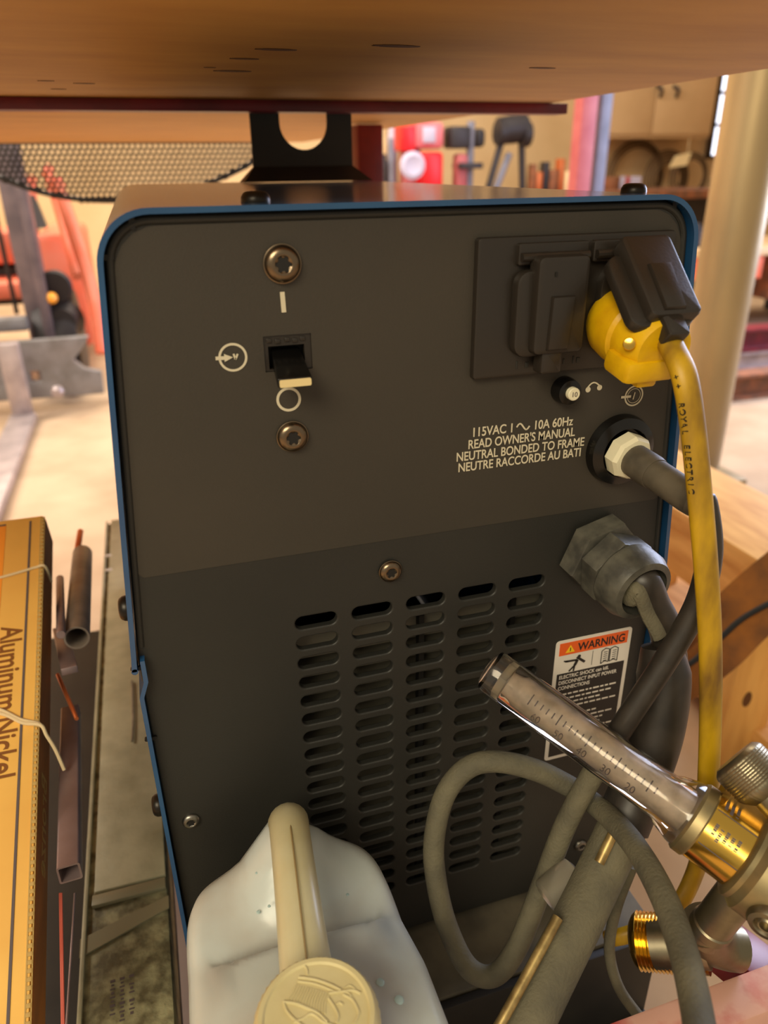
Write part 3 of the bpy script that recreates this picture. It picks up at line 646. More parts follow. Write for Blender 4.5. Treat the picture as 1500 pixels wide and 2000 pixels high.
for txt, v0, v1 in (('++', 732, 750), ('ROYAL', 788, 842), ('ELECTRIC', 870, 958)):
    b = MB()
    for i, ch in enumerate(txt):
        vt = v0 + (v1 - v0) * i / (len(txt) - 1); k = min(range(20, len(fine) - 400), key=lambda q: abs(cpix(fine[q]) - vt)); p = fine[k]
        t = (fine[k + 1] - fine[k - 1]).normalized(); z_ = (CAM - p).normalized(); sd = t.cross(z_).normalized(); z_ = (z_ * .80 + sd * .6).normalized()
        if AX.dot(sd) > 0: z_ = ((CAM - p).normalized() * .80 - sd * .6).normalized()
        x = (t - z_ * t.dot(z_)).normalized(); y_ = z_.cross(x); o = p + z_ * .0060 - y_ * .0012
        b.text(ch, .0042, Matrix(((x.x, y_.x, z_.x, o.x), (x.y, y_.y, z_.y, o.y), (x.z, y_.z, z_.z, o.z), (0, 0, 0, 1))), .0006, 'CENTER')
    b.build('printed_lettering', 'label_black', ex, smooth=0)
# thin hose looping low at the right
th_ = MB(); th_.tube(spline(catpts([(1235, 1690, .47), (1205, 1770, .48), (1190, 1850, .49), (1205, 1920, .49), (1240, 1975, .49), (1290, 2030, .48)]), 8), .0036, n=12)
tag(th_.build('thin_hose', 'sleeve_dusty', smooth=60), 'thin olive hose curving down in the dark behind the brass threaded outlet', 'hose')
# ================================================================== GAS FLOW METER
T0 = at(957, 1308, d=.440); T1 = at(1330, 1580, d=.392); a = (T1 - T0).normalized(); L_ = (T1 - T0).length
fm = thing('gas_flow_meter', 'brass gas regulator with clear flow tube lying slanted in front of the warning label', 'gas regulator', T1)
mt = frame(T0, a, CAM - T0)
b = MB(); R_ = .0132
b.lathe([(.0105, -.001), (.0128, .0005), (R_, .003), (R_, L_ - .010), (R_ + .0018, L_ - .007), (R_ + .0046, L_ + .001), (R_ + .0052, L_ + .004), (R_ + .0052, L_ + .010)], mt, 48)
b.lathe([(R_ - .0024, L_ + .009), (R_ - .0024, .0145), (R_ - .0030, .0132)], mt, 48)
b.build('flow_tube', 'clear_plastic', fm, smooth=40)
b = MB(); b.lathe([(.0072, L_ + .008), (.0066, .022), (.0056, .020), (.0048, .014), (.0030, .013)], mt, 32); b.build('inner_tube', 'scale_tube', fm)
b = MB(); b.lathe([(.0102, .0085), (.0102, .0135), (.0070, .0140)], mt, 6); b.build('end_plug', 'clear_dusty', fm, smooth=20)
b = MB()
side = -V((mt[0][1], mt[1][1], mt[2][1])); up = V((mt[0][0], mt[1][0], mt[2][0]))
for k in range(22):
    s = .030 + k * (L_ - .045) / 21; c = T0 + a * s + up * .00715; ln = .006 if k % 5 == 0 else .0032
    mt2 = Matrix(((a.x, side.x, up.x, c.x), (a.y, side.y, up.y, c.y), (a.z, side.z, up.z, c.z), (0, 0, 0, 1)))
    b.box((0, 0, 0), (.0007, ln, .0004), mtx=mt2)
    if k % 4 == 1 and k < 20:
        b.text(str([60, 50, 40, 30, 20][k // 4]), .0058, mt2 @ Matrix.Translation((.001, -.0085, 0)), .0001)
b.build('scale_print', 'ink_grey', fm, smooth=0)
b = MB(); b.lathe([(R_ + .0054, L_ + .004), (R_ + .0066, L_ + .0055), (R_ + .0066, L_ + .0105), (R_ + .0058, L_ + .0115)], mt, 48); b.build('retaining_ring', 'brass_dull', fm)
b = MB(); b.lathe([(R_ + .0056, L_ + .010), (R_ + .0056, L_ + .0335)], mt, 48); col_ = b.build('collar', 'brass_bright', fm)
q = MB()
def onc(s, ang, r): return T0 + a * s + (up * math.cos(ang) + side * math.sin(ang)) * r
for ang0, lines in ((.10, (7, 9, 6, 5, 6)), (.95, (6, 8, 7))):
    for i, n in enumerate(lines):
        for k in range(n):
            ang = ang0 + (k - n / 2) * .055; s = L_ + .0155 + i * .0030; c = onc(s, ang, R_ + .00565); nn = (up * math.cos(ang) + side * math.sin(ang)); tt = nn.cross(a)
            if random.random() < .86: q.box((0, 0, 0), (.0016, .0006 + .0004 * (k % 2), .0002), mtx=Matrix(((a.x, tt.x, nn.x, c.x), (a.y, tt.y, nn.y, c.y), (a.z, tt.z, nn.z, c.z), (0, 0, 0, 1))))
for ang in (-.45, .62, 1.35):
    q.tube([onc(L_ + .0125, ang, R_ + .0056), onc(L_ + .033, ang, R_ + .0056)], .0003, n=6)
q.build('stamped_print', 'ink_grey', col_, smooth=0)
b = MB(); b.lathe([(.0180, L_ + .033), (.0215, L_ + .0335), (.0232, L_ + .0350), (.0228, L_ + .0375), (.0256, L_ + .041), (.0256, L_ + .082), (.0230, L_ + .088), (.012, L_ + .089)], mt, 56); b.build('body', 'brass_dull', fm)
pp = T0 + a * (L_ + .0545)
tow = CAM - pp; tow = (tow - a * tow.dot(a)).normalized(); sdv = a.cross(tow)
if sdv.z > 0: sdv = -sdv
dirp = (sdv * .74 + tow * .67).normalized()
b = MB(); b.lathe([(.0094, .020), (.0094, .0272), (.0082, .0290), (.0058, .0294), (.0050, .0278), (.0036, .0292), (.0030, .0290), (.0028, .024), (.0006, .022)], frame(pp, dirp), 36); b.build('port_plug', 'nickel', fm)
# hex block, knurled knob and ring at the upper right
hk = at(1490, 1578, d=.385); b = MB(); mtk = frame(hk, a, up)
b.lathe([(.015, -.020), (.017, -.017), (.017, .03), (.015, .033)], mtk, 6); b.build('hex_block', 'brass', fm, smooth=20)
b = MB(); kk = at(1434, 1478, d=.385); mk = frame(kk, at(1480, 1528, d=.378) - at(1432, 1478, d=.385)) @ Matrix.Diagonal((1.12, 1.12, 1.12, 1))
b.lathe([(.0106, 0), (.0126, .0018), (.0130, .0028), (.0130, .0150), (.0120, .0168), (.009, .020), (.009, .03)], mk, 120, mod=lambda i, an: 1 + (.010 * math.cos(40 * an) if 1 < i < 5 else 0))
for j in range(9):
    for sgn in (1,): b.lathe([(.01315, .0032 + j * .0013), (.01335, .0036 + j * .0013), (.01315, .0040 + j * .0013)], mk, 60, cap=False)
b.build('knurled_knob', 'nickel', fm)
b = MB(); rg = at(1462, 1625, d=.410); rdir = (CAM - rg).normalized() + V((-.2, 0, .6)); b.lathe([(.0185, -.012), (.0215, -.010), (.0215, .006), (.0205, .008), (.0180, .0075), (.0172, .004), (.0172, -.004)], frame(rg, rdir), 48, cap=False); b.build('gauge_ring', 'brass', fm)
b = MB(); b.lathe([(.0172, -.006), (.0172, -.004), (.003, -.0035)], frame(rg, rdir), 40); b.build('gauge_hollow', 'black_dull', fm)
# outlet: nipple, elbow and threaded brass stem
n0 = T0 + a * (L_ + .044) - tow * .006; n1 = at(1376, 1826, d=.412)
b = MB(); mn = frame(n0, n1 - n0); ln = (n1 - n0).length
b.lathe([(.0095, .012), (.0104, .020), (.0104, ln - .012), (.0112, ln - .011), (.0112, ln - .006), (.0095, ln - .004), (.0095, ln + .002)], mn, 32); b.build('nipple', 'nickel', fm)
b = MB(); v0 = at(1408, 1842, d=.425); v1 = at(1310, 1842, d=.437); v2 = at(1262, 1838, d=.443)
b.tube(spline([at(1375, 1805, d=.412), at(1385, 1832, d=.42), at(1408, 1846, d=.425), at(1440, 1852, d=.427)], 6), .0125, n=24); b.lathe([(.0135, 0), (.0135, .030)], frame(at(1380, 1843, d=.424), v1 - v0), 32); b.build('elbow', 'nickel', fm)
b = MB(); mt3 = frame(v1, v2 - v1); prof = []
for k in range(9): prof += [(.0152, k * .0021), (.0163, k * .0021 + .0010)]
prof += [(.0140, .0205), (.0105, .0225), (.0085, .0225)]
b.lathe([(.0150, -.02)] + prof, mt3, 40); b.build('threaded_outlet', 'brass_bright', fm)
# red painted pieces low at the right
c0 = at(1185, 1992, d=.40); c1 = at(1560, 1852, z=c0.z)
b = MB(); dr = (c1 - c0); mr = frame(c0, V((0, 0, 1)), dr)
b.box((.10, -.013, -.016), (.26, .022, .034), bev=.002, mtx=mr)
tag(b.build('red_rail', 'red_worn'), 'worn red painted steel rail across the bottom right corner', 'rail')
rb0 = at(1446, 1872, d=.462)
b = MB(); b.box((0, 0, 0), (.036, .030, .018), bev=.001, mtx=Matrix.Translation(rb0) @ Matrix.Rotation(.35, 4, 'Z') @ Matrix.Rotation(.3, 4, 'Y'))
tag(b.build('red_block', 'red_deep'), 'small bright red metal block under the gas regulator elbow', 'block')
# ================================================================== LEFT SIDE: green box, orange rod box, pipes and rods
gx1 = -.1285; gz = at(332, 1830, x=gx1).z; gx0 = at(153, 1900, z=gz).x; gy1 = at(210, 1018, z=gz).y; gy0 = -.30
gxm = (gx0 + gx1) / 2; gw = gx1 - gx0; gh = .055
grn = thing('metal_case', 'long dusty olive grey flat case lying along the left of the machine', 'case', (gxm, .1, gz - gh))
ys = at(250, 1728, z=gz).y                                    # step where the lid ends
b = MB(); b.box((gxm, (gy0 + gy1) / 2, gz - gh / 2 - .002), (gw, gy1 - gy0, gh - .004), bev=.003); b.build('case_body', 'olive_dirty', grn)
b = MB(); b.box((gxm + .004, (ys + gy1) / 2, gz - .0008), (gw - .009, gy1 - ys, .0042), bev=.0012); b.build('case_lid', 'olive_box', grn)
b = MB(); b.box((gx0 + .0022, (gy0 + gy1) / 2, gz - .0014), (.0034, gy1 - gy0, .0036), bev=.0012); b.build('case_rim', 'olive_box', grn)
b = MB(); b.box((gxm + .003, ys - .007, gz - .0012), (gw - .008, .010, .0040), bev=.0008); b.build('lid_bar', 'olive_tape', grn)
b = MB(); y2 = at(240, 1800, z=gz).y; y3 = at(240, 1830, z=gz).y
b.prism([(gx0 - .0004, y3 - .006), (gx1 + .0004, y3 + .016), (gx1 + .0004, y2 + .014), (gx0 - .0004, y2 - .004)], .0012, Matrix.Translation((0, 0, gz - .0028))); b.build('tape_band', 'olive_tape', grn)
b = MB()
for i, wd in enumerate((9, 11, 10)):
    x = gx0 + gw * (.36 + .10 * i); yy = at(235, 1905, z=gz).y
    for k in range(wd):
        if random.random() < .85: b.box((x, yy - k * .0030, gz - .0038), (.0034 - .0014 * (k % 2), .0009 + .0008 * (k % 3 == 0), .0006))
b.build('moulded_lettering', 'ink_grey', grn, smooth=0)
for u, v in ((211, 1085), (212, 1113)):
    p = at(u, v, z=gz + .0012); b = MB(); b.box(p, (.010, .006, .0008), bev=.0002); b.build('pale_scuff', 'label_white', grn)
b = MB(); b.tube(spline([at(258, 1330, z=gz + .004), at(260, 1400, z=gz + .004), at(258, 1448, z=gz + .004)], 5), .0012, n=8); b.build('wire_latch', 'steel', grn)
# orange rod box
e1_ = V((0, .9377, .3474)); e2_ = V((0, -.3474, .9377)); e3_ = V((1, 0, 0))
nr = at(56, 2030, d=.40); Lb = .36; Wb = .105; Tb = .036
fr_o = nr + e3_ * (-Wb / 2) - e2_ * (Tb / 2)
mo = Matrix(((e3_.x, e1_.x, e2_.x, fr_o.x), (e3_.y, e1_.y, e2_.y, fr_o.y), (e3_.z, e1_.z, e2_.z, fr_o.z), (0, 0, 0, 1)))   # local: x across, y along, z out of the printed face
def tfar():
    lo, hi = .1, 1.2
    for _ in range(40):
        t = (lo + hi) / 2; P = nr + e1_ * t - CAM; v = 1000 + FPX * P.dot(AY) / P.dot(AZ)
        if v > 1006: lo = t
        else: hi = t
    return lo
Lb = tfar()
ob = thing('rod_box', 'orange and yellow cardboard welding rod box tied with string, leaning at the left edge', 'box', fr_o)
b = MB(); b.box((0, Lb / 2, 0), (Wb, Lb, Tb), bev=.0015, mtx=mo); b.build('carton', 'box_yellow', ob)
b = MB(); b.box((Wb / 2 + .0003, Lb / 2, -.0014), (.0012, Lb - .002, Tb - .006), mtx=mo); b.build('side_panel', 'box_side', ob)
b = MB()
for k in range(int(Lb / .0044)): b.box((Wb / 2 - .0006, .003 + k * .0044, Tb / 2 - .0002), (.0028, .0026, .0012), bev=.0005, mtx=mo)
b.box((Wb / 2 - .0022, Lb / 2, Tb / 2), (.0008, Lb - .004, .0008), mtx=mo); b.box((Wb / 2 + .0008, Lb / 2, Tb / 2 - .0006), (.0006, Lb - .004, .0012), mtx=mo)
b.build('corrugated_edge', 'cardboard', ob)
b = MB(); b.box((-.0100, Lb / 2, Tb / 2), (Wb - .0415, Lb - .016, .0006), mtx=mo); b.build('printed_field', 'box_orange', ob)
b = MB(); xl = Wb / 2 - .0108
b.box((xl, Lb / 2, Tb / 2 + .0002), (.0016, Lb - .012, .0006), mtx=mo); b.box((-.010, Lb - .0068, Tb / 2 + .0002), (Wb - .042, .0014, .0006), mtx=mo)
b.build('printed_border', 'ink_grey', ob)
b = MB(); tm = mo @ Matrix.Translation((0, 0, Tb / 2 + .0004)) @ Matrix.Rotation(-math.pi / 2, 4, 'Z')
b.text('Aluminum Nickel', .0220, tm @ Matrix.Translation((-Lb * .70,   .0240, 0)), .0001, sx=.84, bold=.0003)
b.build('printed_lettering', 'ink_brown', ob, smooth=0)
b = MB(); tm2 = mo @ Matrix.Translation((Wb / 2 + .0011, 0, -.006)) @ Matrix.Rotation(math.pi / 2, 4, 'Y') @ Matrix.Rotation(-math.pi / 2, 4, 'Z')
tm2 = mo @ Matrix(((0, 0, 1, Wb / 2 + .0011), (-1, 0, 0, Lb * .44), (0, -1, 0, -.002), (0, 0, 0, 1)))
tm2 = mo @ Matrix(((0, 0, 1, Wb / 2 + .0011), (-1, 0, 0, Lb * .40), (0, 1, 0, -.008), (0, 0, 0, 1)))
b.text('Bronze', .022, tm2, .0001, sx=1.1); b.build('script_lettering', 'cardboard', ob, smooth=0)
b = MB()
def onbox(u, v, lift=.0012):
    n = e2_; P = fr_o + e2_ * (Tb / 2 + lift); r = at(u, v, d=1) - CAM; return CAM + r * ((P - CAM).dot(n) / r.dot(n))
b.tube(spline([onbox(-60, 1140), onbox(0, 1128), onbox(40, 1117), onbox(70, 1108), onbox(88, 1106), onbox(90, 1106) - e2_ * .02], 6), .0012, n=8); b.build('tie_string', 'string', ob); b = MB()
b.tube(spline([onbox(-60, 1372), onbox(0, 1386), onbox(40, 1405), onbox(72, 1412), onbox(79, 1416, .002)], 6), .0013, n=8)
b.tube(spline([onbox(-40, 1385), onbox(10, 1396), onbox(45, 1412), onbox(79, 1416, .002), onbox(86, 1432) + e3_ * .001 - e2_ * .004, onbox(96, 1466, -.010) + e3_ * .004, onbox(108, 1508, -.02) + e3_ * .006], 6), .0013, n=8)
b.build('tie_string', 'string', ob)
# rack that carries rods and the orange box
rr = thing('rod_rack', 'black steel rack trough between the orange box and the olive case', 'rack', (-.22, .2, FLOOR))
rx0, rx1 = -.42, gx1; rz = gz - gh - .004
b = MB(); b.box(((rx0 + rx1) / 2, .16, rz - .004), (rx1 - rx0, .86, .008), bev=.001); b.build('rack_plate', 'cart_black', rr)
for x in (rx0 + .02, rx1 - .02):
    for y in (-.2, .55): b = MB(); b.box((x, y, (rz - .008 + FLOOR) / 2), (.03, .03, rz - .008 - FLOOR), bev=.002); b.build('leg', 'cart_black', rr)
def pipe(name, p, q, r, m, lab_, cat, hollow=False):
    b = MB(); ln = (q - p).length; mt = frame(p, q - p)
    if hollow: b.lathe([(r * .80, .10), (r * .80, .0005), (r * .84, 0), (r * .98, 0), (r, .0006), (r, ln), (r * .8, ln)], mt, 36)
    else: b.lathe([(r * .9, 0), (r, .0006), (r, ln)], mt, 14)
    return tag(b.build(name, m, smooth=50), lab_, cat)
pipe('steel_pipe', at(150, 1246, d=.60), at(161, 1082, d=.80), .0100, 'steel_pipe', 'open-ended brown grey steel pipe lying between the orange box and the olive case', 'pipe', True)
pipe('copper_rod', at(150, 1082, d=.80), at(157, 1038, d=.86), .0034, 'copper', 'short copper coloured rod sticking up past the far end of the pipe', 'rod')
pipe('ribbed_bar', at(119, 1240, d=.58), at(117, 1130, d=.72), .0036, 'steel_purple', 'thin pale ribbed bar close along the side of the orange box', 'bar')
pipe('steel_rod', at(150, 1404, d=.545), at(113, 1318, d=.60), .0016, 'copper', 'thin pinkish rod slanting across the gap beside the orange box', 'rod')
b = MB(); q0, q1 = at(136, 1310, d=.575), at(118, 1232, d=.66); mt = frame(q0, q1 - q0, V((1, 0, 0))); b.box((0, 0, .05), (.012, .006, .10), bev=.0008, mtx=mt)
tag(b.build('flat_bar', 'steel_purple'), 'short flat steel bar with blunt end under the ribbed bar', 'bar')
q0, q1 = at(136, 1706, d=.46), at(139, 1392, d=.60); mt = frame(q0, q1 - q0, V((1, 0, 0))); ln = (q1 - q0).length
b = MB(); b.flat([rrect(-.0068, -.0068, .0068, .0068, .0015, 3), rrect(-.0056, -.0056, .0056, .0056, .0010, 3)], ln, mt @ Matrix.Translation((0, 0, ln / 2)))
tag(b.build('square_tube', 'steel_purple'), 'square steel tube with purplish sheen and cut end facing the viewer', 'tube')
for u0, u1, m in ((122, 117, 'rod_red'), (125, 120, 'rod_red'), (128, 146, 'steel_purple')):
    o = pipe('welding_rod', at(u0, 2030, d=.40), at(u1, 1745, d=.47), .0007, m, {122: 'thin red wire nearest the orange box, low at the left', 125: 'second thin red wire, just right of the one nearest the orange box', 128: 'thin grey wire slanting towards the olive case, low at the left'}[u0], 'wire')
    o['group'] = 'thin wires in the gap'
# ================================================================== FORKLIFT (far left)
fk = thing('forklift', 'orange forklift with grey mast and fork standing on the floor at the far left', 'forklift', V((-.9, 3.1, FLOOR)))
def fbox(name, m, u0, v0, u1, v1, d, depth, bev=.01, par=fk, ztop=None, zbot=None):
    p, q = at(u0, v0, d=d), at(u1, v1, d=d); c = (p + q) / 2
    za, zb_ = max(p.z, q.z), min(p.z, q.z)
    if ztop is not None: za = ztop
    if zbot is not None: zb_ = zbot
    b = MB(); b.box((c.x, c.y + depth / 2, (za + zb_) / 2), (abs(q.x - p.x), depth, za - zb_), bev=bev); return b.build(name, m, par)
fbox('mast_rail', 'mast_grey', 26, 500, 76, 500, 2.85, .10, ztop=.9, zbot=FLOOR + .05)
fbox('mast_rail', 'mast_grey', -190, 500, -140, 500, 2.85, .10, ztop=.9, zbot=FLOOR + .05)
fbox('mast_channel', 'mast_grey', 56, 500, 76, 500, 2.80, .05, ztop=.9, zbot=FLOOR + .05, bev=.004)
fbox('lift_chain', 'dark_metal', 4, 500, 12, 500, 2.86, .02, ztop=.8, zbot=-.28, bev=.003)
fbox('cowl', 'fork_orange', 66, 452, 178, 640, 3.25, .9, zbot=FLOOR + .12, bev=.04)
fbox('front_guard', 'fork_orange', -160, 455, 50, 520, 3.20, .4, bev=.02)
fbox('lower_guard', 'fork_orange', -160, 556, 52, 590, 3.10, .3, bev=.02)
fbox('dash_panel', 'dark_metal', -120, 520, 60, 600, 3.35, .4, bev=.02)
for L, r, m in (([(92, 330, 3.2), (120, 420, 3.15), (152, 540, 3.1)], .030, 'fork_orange'), ([(110, 355, 3.05), (150, 470, 3.02), (186, 590, 3.0), (200, 690, 3.0)], .034, 'fork_orange'), ([(60, 345, 3.3), (66, 455, 3.3)], .022, 'fork_orange')):
    b = MB(); b.tube(spline([at(*q[:2], d=q[2]) for q in L], 5), r, n=10, flat=.8); b.build('cab_post', m, fk)
b = MB(); p = [at(*q, d=3.28) for q in ((56, 382), (66, 380), (92, 445), (60, 448))]; vsx = [b.bm.verts.new(q) for q in p] + [b.bm.verts.new(q + V((0, .05, 0))) for q in p]
for q in ((0, 1, 2, 3), (7, 6, 5, 4), (0, 4, 5, 1), (1, 5, 6, 2), (2, 6, 7, 3), (3, 7, 4, 0)): b.bm.faces.new([vsx[i] for i in q])
bmesh.ops.recalc_face_normals(b.bm, faces=b.bm.faces); b.build('dark_cowl_window', 'dark_metal', fk)  # dark window opening of the cowl, painted as a solid dark plate
p = at(108, 560, d=2.95); b = MB(); b.lathe([(.03, -.06), (.062, -.03), (.066, .02), (.058, .03)], frame(p, (0, -1, 0)), 28); hl = b.build('headlight', 'dark_metal', fk)
p = at(101, 582, d=2.9); b = MB(); b.lathe([(.022, 0), (.020, .02), (.01, .03)], frame(p, (0, -1, 0)), 20); b.build('indicator_lamp', 'amber', fk)
p = at(176, 640, d=3.15); b = MB(); b.lathe([(.12, -.09), (.20, -.08), (.21, -.05), (.21, .05), (.20, .08), (.12, .09)], frame(V((p.x - .12, p.y, FLOOR + .21)), (1, 0, 0)), 36); b.build('tyre', 'dark_metal', fk)
p = at(125, 625, d=3.0); b = MB(); b.lathe([(.05, -.05), (.08, 0), (.05, .06)], frame(p, (0, -1, 0)), 20); b.build('tilt_cylinder', 'dark_metal', fk)
# carriage with notched plate, upper bar, fork
P1, P2 = at(30, 655, d=2.78), at(200, 790, d=2.78)
def cz(v): return at(100, v, d=2.78).z
x0c, x1c = at(40, 720, d=2.78).x - .55, P2.x
b = MB(); yC = P1.y
pl_ = [(x0c, cz(790)), (x1c, cz(795)), (x1c + .005, cz(745)), (x1c - .055, cz(735)), (x1c - .09, cz(715)), (x1c - .05, cz(690)), (x1c - .02, cz(665)), (x0c, cz(668))]
b.flat([pl_, rrect(at(53, 730, d=2.78).x, cz(755), at(74, 730, d=2.78).x, cz(732), .004, 2)], .04, pm(0, 0, yC), bev=.004); b.build('carriage_plate', 'carriage_grey', fk)
p = at(113, 764, d=2.765); b = MB(); b.lathe([(.022, 0), (.022, .015), (.012, .024)], frame(p, (0, -1, 0)), 16); b.build('carriage_bolt', 'fork_steel', fk)
fbox('carriage_bar', 'carriage_grey', -200, 628, 52, 655, 2.80, .06)
xf0, xf1 = at(10, 740, d=2.72).x, at(50, 740, d=2.72).x; yf = at(30, 740, d=2.72).y
for dx in (0, -.48):
    b = MB(); b.box(((xf0 + xf1) / 2 + dx, yf, (cz(655) + FLOOR + .02) / 2), (xf1 - xf0, .04, cz(655) - FLOOR - .02), bev=.006)
    b.box(((xf0 + xf1) / 2 + dx, yf - .50, FLOOR + .022), (xf1 - xf0 + .02, 1.0, .030), bev=.006); b.build('fork', 'fork_steel', fk)
# ================================================================== RIGHT: steel column, wooden stand, webbing strap
cc = at(1432, 450, d=1.95); b = MB(); b.lathe([(.0745, FLOOR), (.0745, 2.9)], Matrix.Translation((cc.x, cc.y, 0)), 48)
b.box((cc.x, cc.y, FLOOR + .008), (.22, .22, .016), bev=.002)
tag(b.build('steel_column', 'column_steel'), 'round bare steel column standing on the floor at the right', 'column')
st = thing('wooden_stand', 'pale pine lumber stand with rails and upright at the right edge', 'stand', V((.95, .8, FLOOR)))
zt2 = -.330; w0, w1 = at(1314, 962, z=zt2), at(1500, 1068, z=zt2); xm = (w0.x + w1.x) / 2
b = MB(); b.box((xm - .0445 + .10, (w0.y + w1.y) / 2 - .1, zt2 - .019), (.20, (w0.y - w1.y) + .7, .038), bev=.002); b.build('top_rail', 'pine', st)
b = MB(); b.box((xm - .02, (w0.y + w1.y) / 2 - .1, zt2 - .0825), (.038, (w0.y - w1.y) + .7, .089), bev=.002); b.build('side_rail', 'pine', st)
ps = at(1460, 1320, d=1.12)
b = MB(); b.box((ps.x, ps.y, (zt2 - .04 + FLOOR) / 2), (.085, .038, zt2 - .04 - FLOOR), bev=.002); b.build('upright', 'pine_upright', st)
b = MB(); b.box((xm + .03, w0.y + .05, (zt2 - .04 + FLOOR) / 2), (.085, .038, zt2 - .04 - FLOOR), bev=.002); b.build('upright', 'pine_upright', st)
pk = at(1452, 1360, d=1.118); b = MB(); b.flat([[(.008 * math.cos(k * .4), .014 * math.sin(k * .4)) for k in range(16)]], .0006, pm(pk.x, pk.z, ps.y - .0195)); b.build('wood_knot', 'knot_brown', st)
b = MB(); lr0, lr1 = at(1330, 1430, d=1.22), at(1500, 1500, d=1.15); b.box((xm + .05, .50, FLOOR + .045), (.30, .9, .03), bev=.002); b.build('bottom_board', 'pine', st)
sg_ = thing('webbing_strap', 'folded dirty orange yellow webbing strap slung across the pine stand', 'strap', at(1420, 1250, d=.95))
def ribbon(name, ctr, w, th, m, par):
    sp = spline(ctr, 8); b = MB(); bm = b.bm; R = []
    for i, p in enumerate(sp):
        t = (sp[min(i + 1, len(sp) - 1)] - sp[max(i - 1, 0)]).normalized(); n = (CAM - p).normalized(); n = (n + V((0, 0, .4))).normalized(); s = t.cross(n).normalized(); n = s.cross(t)
        ww = w[min(i * (len(w)) // len(sp), len(w) - 1)] if isinstance(w, list) else w
        R.append([bm.verts.new(p + s * ww / 2 * k + n * th * (j - .5)) for k, j in ((-1, 0), (1, 0), (1, 1), (-1, 1))])
    for p, q in zip(R, R[1:]):
        for k in range(4): bm.faces.new((p[k], p[(k + 1) % 4], q[(k + 1) % 4], q[k]))
    bm.faces.new(R[0][::-1]); bm.faces.new(R[-1]); bmesh.ops.recalc_face_normals(bm, faces=bm.faces); return b.build(name, m, par)
ribbon('strap_band', [at(u, v, d=d) for u, v, d in ((1290, 1285, .97), (1345, 1262, .95), (1400, 1222, .93), (1450, 1170, .92), (1540, 1095, .92), (1660, 1010, .95), (1800, 960, 1.0))], .046, .004, 'webbing', sg_)
ribbon('strap_band', [at(u, v, d=d) for u, v, d in ((1290, 1352, .95), (1340, 1325, .93), (1410, 1270, .91), (1460, 1220, .91), (1540, 1150, .91), (1660, 1070, .94), (1800, 1030, 1.0))], .050, .004, 'webbing', sg_)
b = MB(); b.tube(spline([at(u, v, d=.90) for u, v in ((1290, 1322), (1345, 1298), (1405, 1248), (1455, 1205), (1540, 1160))], 8), .0035, n=8); b.build('dark_edge', 'black_dull', sg_)
# ================================================================== FAR SHOP
cab0, cab1 = at(1186, 270, y=BY - .36), at(1386, 270, y=BY - .36)
cb = thing('wall_cabinet', 'tan two-door metal cabinet on the far wall at upper right', 'cabinet', V(((cab0.x + cab1.x) / 2, BY - .18, cab0.z)))
ch = 1.0; cxm = (cab0.x + cab1.x) / 2; cw = cab1.x - cab0.x
b = MB(); b.box((cxm, BY - .185, cab0.z + ch / 2), (cw, .33, ch), bev=.008); b.build('body', 'cabinet_tan', cb)
sx_ = at(1275, 230, y=BY - .36).x
for x0, x1 in ((cab0.x + .01, sx_ - .006), (sx_ + .006, cab1.x - .01)):
    b = MB(); b.box(((x0 + x1) / 2, BY - .36, cab0.z + .03 + (ch - .05) / 2), (x1 - x0, .02, ch - .05), bev=.004); dr_ = b.build('door', 'cabinet_tan', cb)
    xh = sx_ + (.055 if x0 > sx_ - .1 else .02) * 1; xh = at(1287, 180, y=BY - .38).x if x0 < sx_ - .1 else at(1320, 172, y=BY - .38).x
    b = MB(); b.tube(spline([V((xh - .02, BY - .375, at(1300, 176, y=BY - .38).z + .03)), V((xh, BY - .42, at(1300, 176, y=BY - .38).z)), V((xh + .02, BY - .375, at(1300, 176, y=BY - .38).z - .05))], 5), .013, n=8); b.build('handle', 'iron', dr_)
for i, (u, v, r, n) in enumerate(((1240, 345, .30, 3), (1300, 350, .24, 5), (1345, 345, .20, 3))):
    yy = BY - .04 - .10 * i; b = MB(); c = at(u, v, y=yy)
    for k in range(n): b.tube([V((c.x + (r - .025 * k) * math.cos(t * math.pi / 16), yy - .009 * k, c.z + (r - .025 * k) * math.sin(t * math.pi / 16))) for t in range(33)], .010, n=6)
    tag(b.build('cable_coil', 'wire_brown'), ['left thin brown coil of cable hanging below the tan cabinet', 'middle thick brown coil of cable hanging below the tan cabinet', 'right brown coil of cable hanging behind the white card'][i], 'cable coil', 'cable coils under the cabinet')
p, q = at(1306, 328, y=BY - .33), at(1350, 297, y=BY - .33); b = MB(); b.prism([(p.x, p.z), (q.x - .03, p.z + .02), (q.x, q.z), (p.x + .05, q.z - .03)], .006, pm(0, 0, BY - .33))
pc = tag(b.build('paper_card', 'card_white'), 'bright white card hanging below the tan cabinet among the cable coils', 'card')
b = MB(); b.tube([(q.x - .04, BY - .333, q.z - .02), (q.x - .04, BY - .333, cab0.z + .004)], .004, n=6); b.build('hanging_string', 'string', pc)
bt = at(1000, 377, y=4.9).z
for i, (u0, u1, m) in enumerate(((1196, 1210, 'rust'), (1211, 1220, 'lilac'), (1221, 1230, 'pink_red'), (1231, 1240, 'lilac'), (1240, 1251, 'lilac'))):
    p, q = at(u0, 345, y=5.2), at(u1, 385, y=5.2); b = MB(); b.box(((p.x + q.x) / 2, 5.27, (p.z + bt) / 2 + .001), (q.x - p.x - .02, .14, p.z - bt), bev=.004)
    tag(b.build('binder', m), ['rust brown binder at the left end of the far shelf row', 'lilac binder beside the rust brown one', 'pinkish red binder in the middle of the far row', 'lilac binder just right of the pinkish red one', 'lilac binder at the right end of the far row'][i], 'binder', 'binders on the far bench')
